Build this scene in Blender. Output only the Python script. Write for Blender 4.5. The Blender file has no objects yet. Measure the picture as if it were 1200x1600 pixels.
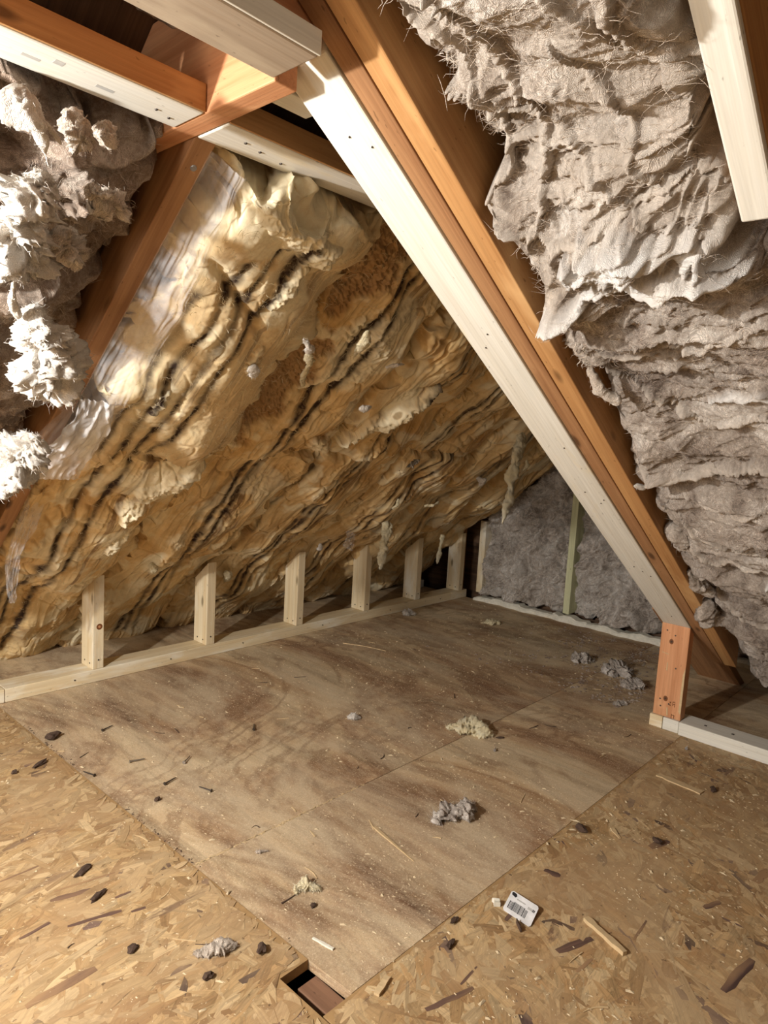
import bpy, bmesh, math
import numpy as np
from mathutils import Matrix, Vector

sc = bpy.context.scene
col = bpy.context.collection

# ------------------------------------------------------------------ camera
F_PX, YAW, PITCH, ROLL, EYE = 1077.8, 0.741278, -0.117216, 0.058946, 0.90
fwd = Vector((math.cos(YAW) * math.cos(PITCH), math.sin(YAW) * math.cos(PITCH), math.sin(PITCH)))
rgt = Vector((math.sin(YAW), -math.cos(YAW), 0))
up_ = rgt.cross(fwd)
r2 = rgt * math.cos(ROLL) + up_ * math.sin(ROLL)
u2 = -rgt * math.sin(ROLL) + up_ * math.cos(ROLL)
cam = bpy.data.cameras.new('camera')
cam.sensor_fit = 'HORIZONTAL'
cam.sensor_width = 36.0
cam.lens = 36.0 * F_PX / 1200.0
cam.clip_start = 0.02
cam_o = bpy.data.objects.new('camera', cam)
col.objects.link(cam_o)
cam_o.matrix_world = Matrix(((r2.x, u2.x, -fwd.x, 0), (r2.y, u2.y, -fwd.y, 0), (r2.z, u2.z, -fwd.z, EYE), (0, 0, 0, 1)))
sc.camera = cam_o

# ------------------------------------------------------------------ light
world = bpy.data.worlds.new('world')
sc.world = world
world.use_nodes = True
wb = world.node_tree.nodes['Background']
wb.inputs[0].default_value = (1.0, 0.93, 0.84, 1)
wb.inputs[1].default_value = 0.08


def lamp(name, loc, power, radius, colr):
    l = bpy.data.lights.new(name, 'POINT')
    l.energy = power
    l.shadow_soft_size = radius
    l.color = colr
    o = bpy.data.objects.new(name, l)
    o.location = loc
    col.objects.link(o)
    return o


lamp('work_light', (-0.46, 1.10, 1.08), 112.0, 0.028, (1.0, 0.97, 0.92))
fl = bpy.data.lights.new('fill_light', 'AREA')  # soft fill lamp added out of view to lift the dim areas
fl.shape = 'RECTANGLE'
fl.size, fl.size_y = 1.2, 0.8
fl.energy = 32.0
fl.color = (1.0, 0.95, 0.88)
fo = bpy.data.objects.new('fill_light', fl)
fo.location = (-1.6, 1.05, 0.92)
fo.rotation_euler = (Vector((2.2, 0.0, -0.1))).to_track_quat('-Z', 'Y').to_euler()
col.objects.link(fo)

sc.view_settings.view_transform = 'Standard'
sc.view_settings.look = 'None'
sc.view_settings.gamma = 1.0
sc.view_settings.use_curve_mapping = False
sc.view_settings.exposure = 0.12

# ------------------------------------------------------------------ noise
rng = np.random.default_rng(7)


def _hash(ix, iy, iz, seed):
    h = (ix * 374761393 + iy * 668265263 + iz * 2147483647 + seed * 974634541) & 0xFFFFFFFF
    h = ((h ^ (h >> 13)) * 1274126177) & 0xFFFFFFFF
    return (h ^ (h >> 16)) & 0xFFFFFFFF


_G = np.array([(1, 1, 0), (-1, 1, 0), (1, -1, 0), (-1, -1, 0), (1, 0, 1), (-1, 0, 1), (1, 0, -1), (-1, 0, -1),
               (0, 1, 1), (0, -1, 1), (0, 1, -1), (0, -1, -1), (1, 1, 0), (-1, 1, 0), (0, -1, 1), (0, -1, -1)], dtype=np.float32)


def perlin(p, seed=0):
    i = np.floor(p).astype(np.int64)
    f = (p - i).astype(np.float32)
    w = f * f * f * (f * (f * 6 - 15) + 10)
    out = 0
    for dx in (0, 1):
        wx = w[:, 0] if dx else 1 - w[:, 0]
        for dy in (0, 1):
            wy = w[:, 1] if dy else 1 - w[:, 1]
            for dz in (0, 1):
                wz = w[:, 2] if dz else 1 - w[:, 2]
                g = _G[_hash(i[:, 0] + dx, i[:, 1] + dy, i[:, 2] + dz, seed) & 15]
                d = g[:, 0] * (f[:, 0] - dx) + g[:, 1] * (f[:, 1] - dy) + g[:, 2] * (f[:, 2] - dz)
                out = out + wx * wy * wz * d
    return out


def fbm(p, octv=4, seed=0, gain=0.5):
    a, s, t = 1.0, 0.0, 0.0
    for k in range(octv):
        s = s + a * perlin(p * (2.03 ** k), seed + k * 17)
        a *= gain
    return s


def ridged(p, octv=3, seed=0, gain=0.5):
    a, s = 1.0, 0.0
    for k in range(octv):
        n = 1 - np.abs(perlin(p * (2.03 ** k), seed + k * 17)) * 2.2
        s = s + a * np.clip(n, 0, 1) ** 2
        a *= gain
    return s


def warp(p, amt, scale, seed=0):
    return p + amt * np.stack([fbm(p * scale, 2, seed + 100), fbm(p * scale + 31.7, 2, seed + 200), fbm(p * scale + 77.1, 2, seed + 300)], 1)


def sstep(a, b, x):
    t = np.clip((x - a) / (b - a), 0, 1)
    return t * t * (3 - 2 * t)


# ------------------------------------------------------------------ materials
def new_mat(name):
    m = bpy.data.materials.new(name)
    m.use_nodes = True
    nt = m.node_tree
    b = nt.nodes['Principled BSDF']
    return m, nt, b


def nd(nt, typ, **kw):
    n = nt.nodes.new(typ)
    for k, v in kw.items():
        setattr(n, k, v)
    return n


def coords(nt, scale, kind='Object', rot=(0, 0, 0), loc=(0, 0, 0)):
    tc = nd(nt, 'ShaderNodeTexCoord')
    mp = nd(nt, 'ShaderNodeMapping')
    mp.inputs['Scale'].default_value = scale
    mp.inputs['Rotation'].default_value = rot
    mp.inputs['Location'].default_value = loc
    nt.links.new(tc.outputs[kind], mp.inputs[0])
    return mp.outputs[0]


def noise(nt, vec, scale=1.0, detail=4, rough=0.55, dist=0.0):
    n = nd(nt, 'ShaderNodeTexNoise')
    n.inputs['Scale'].default_value = scale
    n.inputs['Detail'].default_value = detail
    n.inputs['Roughness'].default_value = rough
    n.inputs['Distortion'].default_value = dist
    nt.links.new(vec, n.inputs['Vector'])
    return n.outputs[0]


def ramp(nt, fac, stops):
    r = nd(nt, 'ShaderNodeValToRGB')
    el = r.color_ramp.elements
    while len(el) < len(stops):
        el.new(0.5)
    for e, (p, c) in zip(el, stops):
        e.position = p
        e.color = (c[0], c[1], c[2], 1) if not isinstance(c, (int, float)) else (c, c, c, 1)
    nt.links.new(fac, r.inputs[0])
    return r.outputs[0]


def mix(nt, fac, a, b, mode='MIX'):
    m = nd(nt, 'ShaderNodeMix', data_type='RGBA', blend_type=mode)
    for s, v in ((0, fac), (6, a), (7, b)):
        if hasattr(v, 'links'):
            nt.links.new(v, m.inputs[s])
        elif s == 0:
            m.inputs[0].default_value = v
        else:
            m.inputs[s].default_value = (v[0], v[1], v[2], 1)
    return m.outputs[2]


def bump(nt, h, strength, dist, bsdf):
    b = nd(nt, 'ShaderNodeBump')
    b.inputs['Strength'].default_value = strength
    b.inputs['Distance'].default_value = dist
    nt.links.new(h, b.inputs['Height'])
    nt.links.new(b.outputs[0], bsdf.inputs['Normal'])


def wood(name, light, dark, stain=None, stain_at=0.62, rough=0.6, knots=True, seed=0.0):
    """sawn softwood, grain along the object's own X axis"""
    m, nt, b = new_mat(name)
    oi = nd(nt, 'ShaderNodeObjectInfo')
    off = nd(nt, 'ShaderNodeVectorMath', operation='SCALE')
    off.inputs[0].default_value = (13.7, 7.1, 19.3)
    nt.links.new(oi.outputs['Random'], off.inputs['Scale'])
    tc = nd(nt, 'ShaderNodeTexCoord')
    add = nd(nt, 'ShaderNodeVectorMath', operation='ADD')
    nt.links.new(tc.outputs['Object'], add.inputs[0])
    nt.links.new(off.outputs[0], add.inputs[1])

    def mp(s):
        q = nd(nt, 'ShaderNodeMapping')
        q.inputs['Scale'].default_value = s
        nt.links.new(add.outputs[0], q.inputs[0])
        return q.outputs[0]
    g1 = noise(nt, mp((2.2, 60, 60)), 1.0, 5, 0.6, 0.6)
    g2 = noise(nt, mp((5, 240, 240)), 1.0, 3, 0.6, 0.2)
    c = ramp(nt, g1, [(0.32, dark), (0.62, light)])
    c2 = ramp(nt, g2, [(0.3, 0.78), (0.7, 1.0)])
    c = mix(nt, 0.75, c, c2, 'MULTIPLY')
    big = noise(nt, mp((3.0, 9, 9)), 1.0, 4, 0.6, 0.4)
    if stain:
        f = ramp(nt, big, [(stain_at - 0.08, 0.0), (stain_at + 0.08, 1.0)])
        c = mix(nt, f, c, stain)
    sp = noise(nt, mp((60, 140, 140)), 1.0, 2, 0.5)
    spf = ramp(nt, sp, [(0.70, 0.0), (0.75, 0.55)])
    c = mix(nt, spf, c, tuple(x * 0.35 for x in dark))
    if knots:
        v = nd(nt, 'ShaderNodeTexVoronoi')
        v.inputs['Scale'].default_value = 1.0
        nt.links.new(mp((4.5, 13, 13)), v.inputs['Vector'])
        kf = ramp(nt, v.outputs['Distance'], [(0.06, 1.0), (0.13, 0.0)])
        c = mix(nt, kf, c, tuple(x * 0.4 for x in dark))
    nt.links.new(c, b.inputs['Base Color'])
    b.inputs['Roughness'].default_value = rough
    b.inputs['Specular IOR Level'].default_value = 0.3
    bump(nt, g2, 0.25, 0.0012, b)
    return m


M = {}
M['white'] = wood('white_pine', (0.80, 0.785, 0.71), (0.72, 0.69, 0.60), (0.74, 0.64, 0.42), 0.68, knots=False)
M['pine'] = wood('fresh_pine', (0.82, 0.70, 0.48), (0.72, 0.56, 0.33), (0.84, 0.80, 0.68), 0.58)
M['green'] = wood('greenish_pine', (0.66, 0.66, 0.42), (0.52, 0.52, 0.30), knots=False)
M['orange'] = wood('old_orange_fir', (0.56, 0.31, 0.125), (0.42, 0.205, 0.075), (0.62, 0.38, 0.175), 0.62)
M['brownfir'] = wood('old_brown_fir', (0.42, 0.225, 0.105), (0.28, 0.135, 0.06), (0.46, 0.26, 0.13), 0.62)
M['salmon'] = wood('old_salmon_fir', (0.68, 0.34, 0.17), (0.55, 0.245, 0.11), (0.72, 0.42, 0.22), 0.62)
M['tanpine'] = wood('weathered_tan_pine', (0.40, 0.32, 0.235), (0.32, 0.245, 0.17), (0.46, 0.38, 0.28), 0.6, knots=False)
M['sheath'] = wood('dark_sheathing', (0.16, 0.09, 0.05), (0.07, 0.04, 0.025), knots=False)
M['darkjoist'] = wood('dark_joist', (0.27, 0.15, 0.09), (0.18, 0.09, 0.055))


def simple(name, c, rough=0.6, metal=0.0, spec=0.4):
    m, nt, b = new_mat(name)
    n = noise(nt, coords(nt, (60, 60, 60)), 1.0, 3)
    cc = ramp(nt, n, [(0.3, tuple(x * 0.8 for x in c)), (0.7, c)])
    nt.links.new(cc, b.inputs['Base Color'])
    b.inputs['Roughness'].default_value = rough
    b.inputs['Metallic'].default_value = metal
    b.inputs['Specular IOR Level'].default_value = spec
    return m


M['nail'] = simple('nail_steel', (0.10, 0.085, 0.075), 0.45, 0.8)
M['zinc'] = simple('zinc', (0.55, 0.57, 0.62), 0.3, 1.0)
M['bark'] = simple('dark_bark', (0.075, 0.045, 0.03), 0.9)
M['chip'] = simple('pale_wood_chip', (0.62, 0.46, 0.26), 0.8)
M['paper'] = simple('white_paper', (0.86, 0.87, 0.88), 0.5)
M['ink'] = simple('black_ink', (0.02, 0.02, 0.025), 0.6)
M['greyink'] = simple('grey_ink', (0.50, 0.49, 0.46), 0.7)
M['brownink'] = simple('brown_ink', (0.20, 0.07, 0.02), 0.7)
M['gold'] = simple('sawdust', (0.66, 0.53, 0.34), 0.9)
M['foam'] = simple('white_foam_bead', (0.80, 0.77, 0.66), 0.7)


def wool(name, stops, fine=0.5, transl=0.15, sheen=0.15, obj_scale=1.0, speck=0.0, fib=0.6):
    m, nt, b = new_mat(name)
    v = coords(nt, (1, 1, 1))
    n1 = noise(nt, v, 7.0 * obj_scale, 5, 0.6, 1.2)
    n2 = noise(nt, v, 26.0 * obj_scale, 8, 0.72, 5.0)
    h = nd(nt, 'ShaderNodeMath', operation='MULTIPLY_ADD')
    nt.links.new(n2, h.inputs[0])
    h.inputs[1].default_value = fine
    nt.links.new(n1, h.inputs[2])
    sc_ = nd(nt, 'ShaderNodeMath', operation='DIVIDE')
    nt.links.new(h.outputs[0], sc_.inputs[0])
    sc_.inputs[1].default_value = 1.0 + fine
    c = ramp(nt, sc_.outputs[0], stops)
    # swirling fibres: thin contour lines of a strongly distorted noise
    f1 = noise(nt, v, 15.0 * obj_scale, 4, 0.55, 3.0)
    sn = nd(nt, 'ShaderNodeMath', operation='MULTIPLY')
    nt.links.new(f1, sn.inputs[0])
    sn.inputs[1].default_value = 170.0
    si = nd(nt, 'ShaderNodeMath', operation='SINE')
    nt.links.new(sn.outputs[0], si.inputs[0])
    mr = nd(nt, 'ShaderNodeMapRange')
    nt.links.new(si.outputs[0], mr.inputs[0])
    mr.inputs[1].default_value, mr.inputs[2].default_value = -1, 1
    c = mix(nt, fib, c, ramp(nt, mr.outputs[0], [(0.05, 0.50), (0.9, 1.22)]), 'MULTIPLY')
    at = nd(nt, 'ShaderNodeVertexColor', layer_name='marks')
    sx = nd(nt, 'ShaderNodeSeparateColor')
    nt.links.new(at.outputs[0], sx.inputs[0])
    c = mix(nt, sx.outputs[0], c, (0.88, 0.86, 0.83))
    c = mix(nt, sx.outputs[1], c, (0.74, 0.655, 0.56))
    if speck:
        s = noise(nt, v, 420.0, 1, 0.5)
        sf = ramp(nt, s, [(0.74, 0.0), (0.78, speck)])
        c = mix(nt, sf, c, (0.85, 0.8, 0.72))
    nt.links.new(c, b.inputs['Base Color'])
    b.inputs['Roughness'].default_value = 0.95
    b.inputs['Specular IOR Level'].default_value = 0.05
    b.inputs['Sheen Weight'].default_value = sheen
    b.inputs['Sheen Roughness'].default_value = 0.6
    n3 = noise(nt, v, 150.0 * obj_scale, 6, 0.75, 3.0)
    hh = nd(nt, 'ShaderNodeMath', operation='MULTIPLY_ADD')
    nt.links.new(mr.outputs[0], hh.inputs[0])
    hh.inputs[1].default_value = 0.5
    nt.links.new(n3, hh.inputs[2])
    bump(nt, hh.outputs[0], 0.65, 0.004, b)
    tr = nd(nt, 'ShaderNodeBsdfTranslucent')
    nt.links.new(c, tr.inputs[0])
    ms = nd(nt, 'ShaderNodeMixShader')
    ms.inputs[0].default_value = transl
    nt.links.new(b.outputs[0], ms.inputs[1])
    nt.links.new(tr.outputs[0], ms.inputs[2])
    nt.links.new(ms.outputs[0], nt.nodes['Material Output'].inputs[0])
    return m


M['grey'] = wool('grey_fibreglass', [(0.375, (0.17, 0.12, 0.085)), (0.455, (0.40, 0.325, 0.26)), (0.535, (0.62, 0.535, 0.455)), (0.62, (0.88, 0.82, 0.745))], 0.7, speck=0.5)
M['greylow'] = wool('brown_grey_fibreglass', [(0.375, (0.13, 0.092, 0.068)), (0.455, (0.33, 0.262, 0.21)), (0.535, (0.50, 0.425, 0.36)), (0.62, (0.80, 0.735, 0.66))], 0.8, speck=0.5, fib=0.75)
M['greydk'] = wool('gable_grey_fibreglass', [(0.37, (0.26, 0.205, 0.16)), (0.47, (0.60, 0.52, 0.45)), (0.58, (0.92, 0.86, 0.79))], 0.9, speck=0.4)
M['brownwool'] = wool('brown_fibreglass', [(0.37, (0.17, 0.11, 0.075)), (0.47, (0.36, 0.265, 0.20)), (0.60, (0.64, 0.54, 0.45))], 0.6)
M['whitewool'] = wool('white_fibreglass', [(0.34, (0.62, 0.53, 0.44)), (0.48, (0.82, 0.76, 0.68)), (0.62, (0.90, 0.875, 0.83))], 0.5, transl=0.10, fib=0.35)
M['creamwool'] = wool('cream_fibreglass', [(0.32, (0.86, 0.68, 0.36)), (0.5, (0.90, 0.80, 0.54)), (0.66, (0.92, 0.88, 0.74))], 0.4, transl=0.12, fib=0.3)
M['palewool'] = wool('pale_grey_fibreglass', [(0.34, (0.50, 0.41, 0.32)), (0.5, (0.72, 0.62, 0.52)), (0.64, (0.86, 0.79, 0.70))], 0.5, transl=0.10)


def yellow_mat():
    """yellow glass wool; vertex colour channel R = dirt streak, G = torn pale, B = brown crumb"""
    m, nt, b = new_mat('yellow_fibreglass')
    v = coords(nt, (1, 1, 1))
    n1 = noise(nt, v, 7.0, 5, 0.6, 1.0)
    c = ramp(nt, n1, [(0.30, (0.62, 0.38, 0.15)), (0.47, (0.79, 0.56, 0.27)), (0.64, (0.88, 0.71, 0.42))])
    n2 = noise(nt, coords(nt, (34, 7, 8)), 1.0, 6, 0.65, 1.2)
    c = mix(nt, 0.7, c, ramp(nt, n2, [(0.3, 0.72), (0.62, 1.0)]), 'MULTIPLY')
    fs = noise(nt, coords(nt, (34, 1.5, 1.5)), 1.0, 4, 0.6, 0.5)
    fm = noise(nt, v, 3.2, 3, 0.5)
    ff = nd(nt, 'ShaderNodeMath', operation='MULTIPLY')
    nt.links.new(ramp(nt, fs, [(0.58, 0.0), (0.65, 0.75)]), ff.inputs[0])
    nt.links.new(ramp(nt, fm, [(0.40, 0.0), (0.55, 1.0)]), ff.inputs[1])
    c = mix(nt, ff.outputs[0], c, (0.20, 0.10, 0.04))
    at = nd(nt, 'ShaderNodeVertexColor', layer_name='marks')
    sx = nd(nt, 'ShaderNodeSeparateColor')
    nt.links.new(at.outputs[0], sx.inputs[0])
    n3 = noise(nt, v, 45.0, 4, 0.7, 0.6)
    pl = nd(nt, 'ShaderNodeMath', operation='MULTIPLY')
    nt.links.new(sx.outputs[1], pl.inputs[0])
    nt.links.new(ramp(nt, n3, [(0.25, 0.55), (0.6, 1.0)]), pl.inputs[1])
    c = mix(nt, pl.outputs[0], c, (0.88, 0.80, 0.58))
    c = mix(nt, sx.outputs[2], c, (0.36, 0.20, 0.09))
    dk = nd(nt, 'ShaderNodeMath', operation='MULTIPLY')
    nt.links.new(sx.outputs[0], dk.inputs[0])
    nt.links.new(ramp(nt, n3, [(0.25, 0.6), (0.55, 1.0)]), dk.inputs[1])
    c = mix(nt, dk.outputs[0], c, (0.04, 0.022, 0.015))
    nt.links.new(c, b.inputs['Base Color'])
    b.inputs['Roughness'].default_value = 0.85
    b.inputs['Specular IOR Level'].default_value = 0.12
    b.inputs['Sheen Weight'].default_value = 0.1
    n4 = noise(nt, v, 180.0, 5, 0.7, 1.2)
    bump(nt, n4, 0.28, 0.002, b)
    tr = nd(nt, 'ShaderNodeBsdfTranslucent')
    nt.links.new(c, tr.inputs[0])
    ms = nd(nt, 'ShaderNodeMixShader')
    ms.inputs[0].default_value = 0.12
    nt.links.new(b.outputs[0], ms.inputs[1])
    nt.links.new(tr.outputs[0], ms.inputs[2])
    nt.links.new(ms.outputs[0], nt.nodes['Material Output'].inputs[0])
    return m


M['yellow'] = yellow_mat()


def ply_mat():
    m, nt, b = new_mat('worn_plywood')
    g1 = noise(nt, coords(nt, (2.2, 13, 1)), 1.0, 10, 0.70, 1.6)
    c = ramp(nt, g1, [(0.36, (0.20, 0.105, 0.055)), (0.45, (0.38, 0.24, 0.135)), (0.53, (0.54, 0.39, 0.23)), (0.62, (0.66, 0.52, 0.33))])
    w = noise(nt, coords(nt, (5.5, 46, 1)), 1.0, 9, 0.72, 1.6)
    c = mix(nt, 0.85, c, ramp(nt, w, [(0.36, 0.45), (0.54, 1.0)]), 'MULTIPLY')
    gl = noise(nt, coords(nt, (0.9, 7.5, 1)), 1.0, 5, 0.6, 0.9)
    gm = nd(nt, 'ShaderNodeMath', operation='MULTIPLY')
    nt.links.new(gl, gm.inputs[0])
    gm.inputs[1].default_value = 85.0
    gs_ = nd(nt, 'ShaderNodeMath', operation='SINE')
    nt.links.new(gm.outputs[0], gs_.inputs[0])
    gf = _range(nt, gs_.outputs[0], 0.2, 1.0, 0.55)
    c = mix(nt, gf, c, (0.20, 0.11, 0.055))
    # orange-brown damp patches
    p = noise(nt, coords(nt, (2.4, 3.8, 1), loc=(3.1, 1.7, 0)), 1.0, 5, 0.6, 0.8)
    c = mix(nt, ramp(nt, p, [(0.54, 0.0), (0.68, 0.55)]), c, (0.36, 0.19, 0.075))
    # pale dust film
    d = noise(nt, coords(nt, (2.3, 4.2, 1), loc=(8.3, 5.2, 0)), 1.6, 12, 0.75, 0.5)
    c = mix(nt, ramp(nt, d, [(0.44, 0.0), (0.62, 0.75)]), c, (0.60, 0.49, 0.335))
    # dark grime plus painted-in dimness of the far end by the gable wall
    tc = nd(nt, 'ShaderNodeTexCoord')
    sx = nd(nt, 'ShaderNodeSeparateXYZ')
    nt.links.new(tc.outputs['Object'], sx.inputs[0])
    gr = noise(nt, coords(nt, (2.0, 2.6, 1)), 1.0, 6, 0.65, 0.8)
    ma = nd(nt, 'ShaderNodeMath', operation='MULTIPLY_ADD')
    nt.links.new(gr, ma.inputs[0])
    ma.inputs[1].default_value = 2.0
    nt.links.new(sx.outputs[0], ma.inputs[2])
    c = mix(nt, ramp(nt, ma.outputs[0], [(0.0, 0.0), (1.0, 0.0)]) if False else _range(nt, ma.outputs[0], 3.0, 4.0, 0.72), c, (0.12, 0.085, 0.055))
    s = noise(nt, coords(nt, (1, 1, 1)), 260.0, 4, 0.7)
    c = mix(nt, ramp(nt, s, [(0.56, 0.0), (0.66, 0.8)]), c, (0.66, 0.54, 0.37))
    s3 = noise(nt, coords(nt, (0.6, 1, 1)), 600.0, 2, 0.6)
    c = mix(nt, 0.6, c, ramp(nt, s3, [(0.3, 0.7), (0.65, 1.15)]), 'MULTIPLY')
    s2 = noise(nt, coords(nt, (1, 1, 1), loc=(4, 9, 2)), 95.0, 3, 0.6)
    c = mix(nt, ramp(nt, s2, [(0.68, 0.0), (0.74, 0.6)]), c, (0.11, 0.07, 0.04))
    nt.links.new(c, b.inputs['Base Color'])
    b.inputs['Roughness'].default_value = 0.75
    b.inputs['Specular IOR Level'].default_value = 0.25
    h = noise(nt, coords(nt, (1, 1, 1)), 120.0, 5, 0.7)
    h2 = mix(nt, 0.5, h, w)
    bump(nt, h2, 0.5, 0.002, b)
    return m


def _range(nt, val, a, b_, top):
    r = nd(nt, 'ShaderNodeMapRange')
    r.inputs[1].default_value, r.inputs[2].default_value = a, b_
    r.inputs[3].default_value, r.inputs[4].default_value = 0.0, top
    nt.links.new(val, r.inputs[0])
    return r.outputs[0]


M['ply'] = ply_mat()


def flake_mat(name='osb_flakes'):
    m, nt, b = new_mat(name)
    at = nd(nt, 'ShaderNodeVertexColor', layer_name='tone')
    uv = nd(nt, 'ShaderNodeUVMap', uv_map='grain')
    mp = nd(nt, 'ShaderNodeMapping')
    mp.inputs['Scale'].default_value = (14, 260, 1)
    nt.links.new(uv.outputs[0], mp.inputs[0])
    g = noise(nt, mp.outputs[0], 1.0, 4, 0.6, 0.4)
    c = mix(nt, 0.85, at.outputs[0], ramp(nt, g, [(0.32, 0.62), (0.58, 1.05)]), 'MULTIPLY')
    gx = noise(nt, coords(nt, (16, 95, 1), rot=(0, 0, 0.12)), 1.0, 6, 0.7, 1.4)
    c = mix(nt, 0.7, c, ramp(nt, gx, [(0.34, 0.62), (0.5, 1.0)]), 'MULTIPLY')
    pk = noise(nt, coords(nt, (5, 19, 1), rot=(0, 0, 0.2), loc=(2.2, 7.7, 0)), 1.0, 6, 0.65, 0.8)
    c = mix(nt, ramp(nt, pk, [(0.615, 0.0), (0.68, 0.8)]), c, (0.115, 0.065, 0.05))
    br = noise(nt, coords(nt, (2.6, 6, 1), rot=(0, 0, 0.15), loc=(5.2, 1.7, 0)), 1.0, 7, 0.68, 0.8)
    c = mix(nt, ramp(nt, br, [(0.46, 0.0), (0.64, 0.5)]), c, (0.29, 0.165, 0.08))
    d = noise(nt, coords(nt, (1, 1, 1)), 5.0, 6, 0.65, 0.8)
    c = mix(nt, ramp(nt, d, [(0.42, 0.08), (0.64, 0.6)]), c, (0.47, 0.335, 0.19))
    s = noise(nt, coords(nt, (1, 1, 1)), 190.0, 3, 0.6)
    c = mix(nt, ramp(nt, s, [(0.66, 0.0), (0.73, 0.6)]), c, (0.66, 0.54, 0.36))
    s2 = noise(nt, coords(nt, (1, 1, 1), loc=(4, 9, 2)), 85.0, 3, 0.6)
    c = mix(nt, ramp(nt, s2, [(0.68, 0.0), (0.73, 0.75)]), c, (0.10, 0.055, 0.03))
    nt.links.new(c, b.inputs['Base Color'])
    b.inputs['Roughness'].default_value = 0.6
    b.inputs['Specular IOR Level'].default_value = 0.3
    bump(nt, g, 0.3, 0.0008, b)
    return m


M['flake'] = flake_mat()
M['osb'] = simple('osb_core', (0.40, 0.25, 0.11), 0.8)


def plastic_mat(name='clear_poly_sheet', lo=0.10, hi=0.30):
    m, nt, b = new_mat(name)
    b.inputs['Base Color'].default_value = (0.80, 0.81, 0.84, 1)
    b.inputs['Roughness'].default_value = 0.16
    b.inputs['Specular IOR Level'].default_value = 0.8
    n = noise(nt, coords(nt, (30, 10, 12)), 1.0, 4, 0.6, 1.0)
    nt.links.new(ramp(nt, n, [(0.3, lo), (0.7, hi)]), b.inputs['Alpha'])
    n2 = noise(nt, coords(nt, (55, 12, 14)), 1.0, 3, 0.5, 1.2)
    bump(nt, n2, 0.16, 0.003, b)
    return m


M['plastic'] = plastic_mat()
M['cloudy'] = plastic_mat('cloudy_poly_sheet', 0.35, 0.75)


# ------------------------------------------------------------------ object helpers
def put(o, parent=None, label=None, cat=None, group=None, kind=None):
    if o.name not in col.objects:
        col.objects.link(o)
    if parent is not None:
        o.parent = parent
        o.matrix_parent_inverse = parent.matrix_basis.inverted()
    if label:
        o['label'] = label
    if cat:
        o['category'] = cat
    if group:
        o['group'] = group
    if kind:
        o['kind'] = kind
    return o


def empty(name, loc, label, cat, group=None, kind=None):
    o = bpy.data.objects.new(name, None)
    o.empty_display_size = 0.02
    o.location = loc
    o.matrix_basis = Matrix.Translation(loc)
    return put(o, None, label, cat, group, kind)


def np_mesh(name, V, Fq, mat, smooth=True, extra=None):
    """V (n,3); Fq list/array of quads (m,4) or tris (m,3); extra list of ngons"""
    me = bpy.data.meshes.new(name)
    V = np.asarray(V, np.float32)
    Fq = np.asarray(Fq, np.int32)
    nf, k = Fq.shape
    loops = Fq.ravel()
    starts = np.arange(0, nf * k, k, dtype=np.int32)
    if extra:
        for e in extra:
            starts = np.append(starts, len(loops)).astype(np.int32)
            loops = np.concatenate([loops, np.asarray(e, np.int32)])
    me.vertices.add(len(V))
    me.vertices.foreach_set('co', V.ravel())
    me.loops.add(len(loops))
    me.loops.foreach_set('vertex_index', loops)
    me.polygons.add(len(starts))
    me.polygons.foreach_set('loop_start', starts)
    me.polygons.foreach_set('use_smooth', np.full(len(starts), smooth))
    me.update(calc_edges=True)
    me.validate()
    if mat is not None:
        me.materials.append(mat)
    return me


def frame(origin, x, yhint):
    x = Vector(x).normalized()
    z = x.cross(Vector(yhint)).normalized()
    y = z.cross(x)
    o = Vector(origin)
    return Matrix(((x.x, y.x, z.x, o.x), (x.y, y.y, z.y, o.y), (x.z, y.z, z.z, o.z), (0, 0, 0, 1)))


def prism(name, poly, ext, xdir, mat, parent=None, label=None, cat=None, group=None, kind=None, bev=0.0022, cuts=0, jitter=0.0):
    """polygon (world points) pushed along ext; the mesh's own X runs along the grain"""
    ext = Vector(ext)
    c = sum((Vector(p) for p in poly), Vector()) / len(poly) + ext / 2
    lo = min(p[2] for p in poly)
    mw = frame(c, xdir, ext if abs(Vector(xdir).normalized().dot(ext.normalized())) < 0.9 else (0.3, 0.9, 0.2))
    inv = mw.inverted()
    bm = bmesh.new()
    a = [bm.verts.new(inv @ Vector(p)) for p in poly]
    b = [bm.verts.new(inv @ (Vector(p) + ext)) for p in poly]
    n = len(poly)
    bm.faces.new(a)
    bm.faces.new(b[::-1])
    for i in range(n):
        bm.faces.new((a[i], b[i], b[(i + 1) % n], a[(i + 1) % n]))
    bmesh.ops.recalc_face_normals(bm, faces=bm.faces)
    if bev:
        bmesh.ops.bevel(bm, geom=list(bm.edges), offset=bev, segments=2, affect='EDGES', profile=0.5)
    me = bpy.data.meshes.new(name)
    bm.to_mesh(me)
    bm.free()
    me.materials.append(mat)
    o = bpy.data.objects.new(name, me)
    o.matrix_world = mw
    o.matrix_basis = mw
    return put(o, parent, label, cat, group, kind)


def box(name, x0, x1, y0, y1, z0, z1, mat, grain='x', **kw):
    poly = [(x0, y0, z0), (x1, y0, z0), (x1, y0, z1), (x0, y0, z1)]
    return prism(name, poly, (0, y1 - y0, 0), {'x': (1, 0, 0), 'y': (0, 1, 0), 'z': (0, 0, 1)}[grain], mat, **kw)


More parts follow.
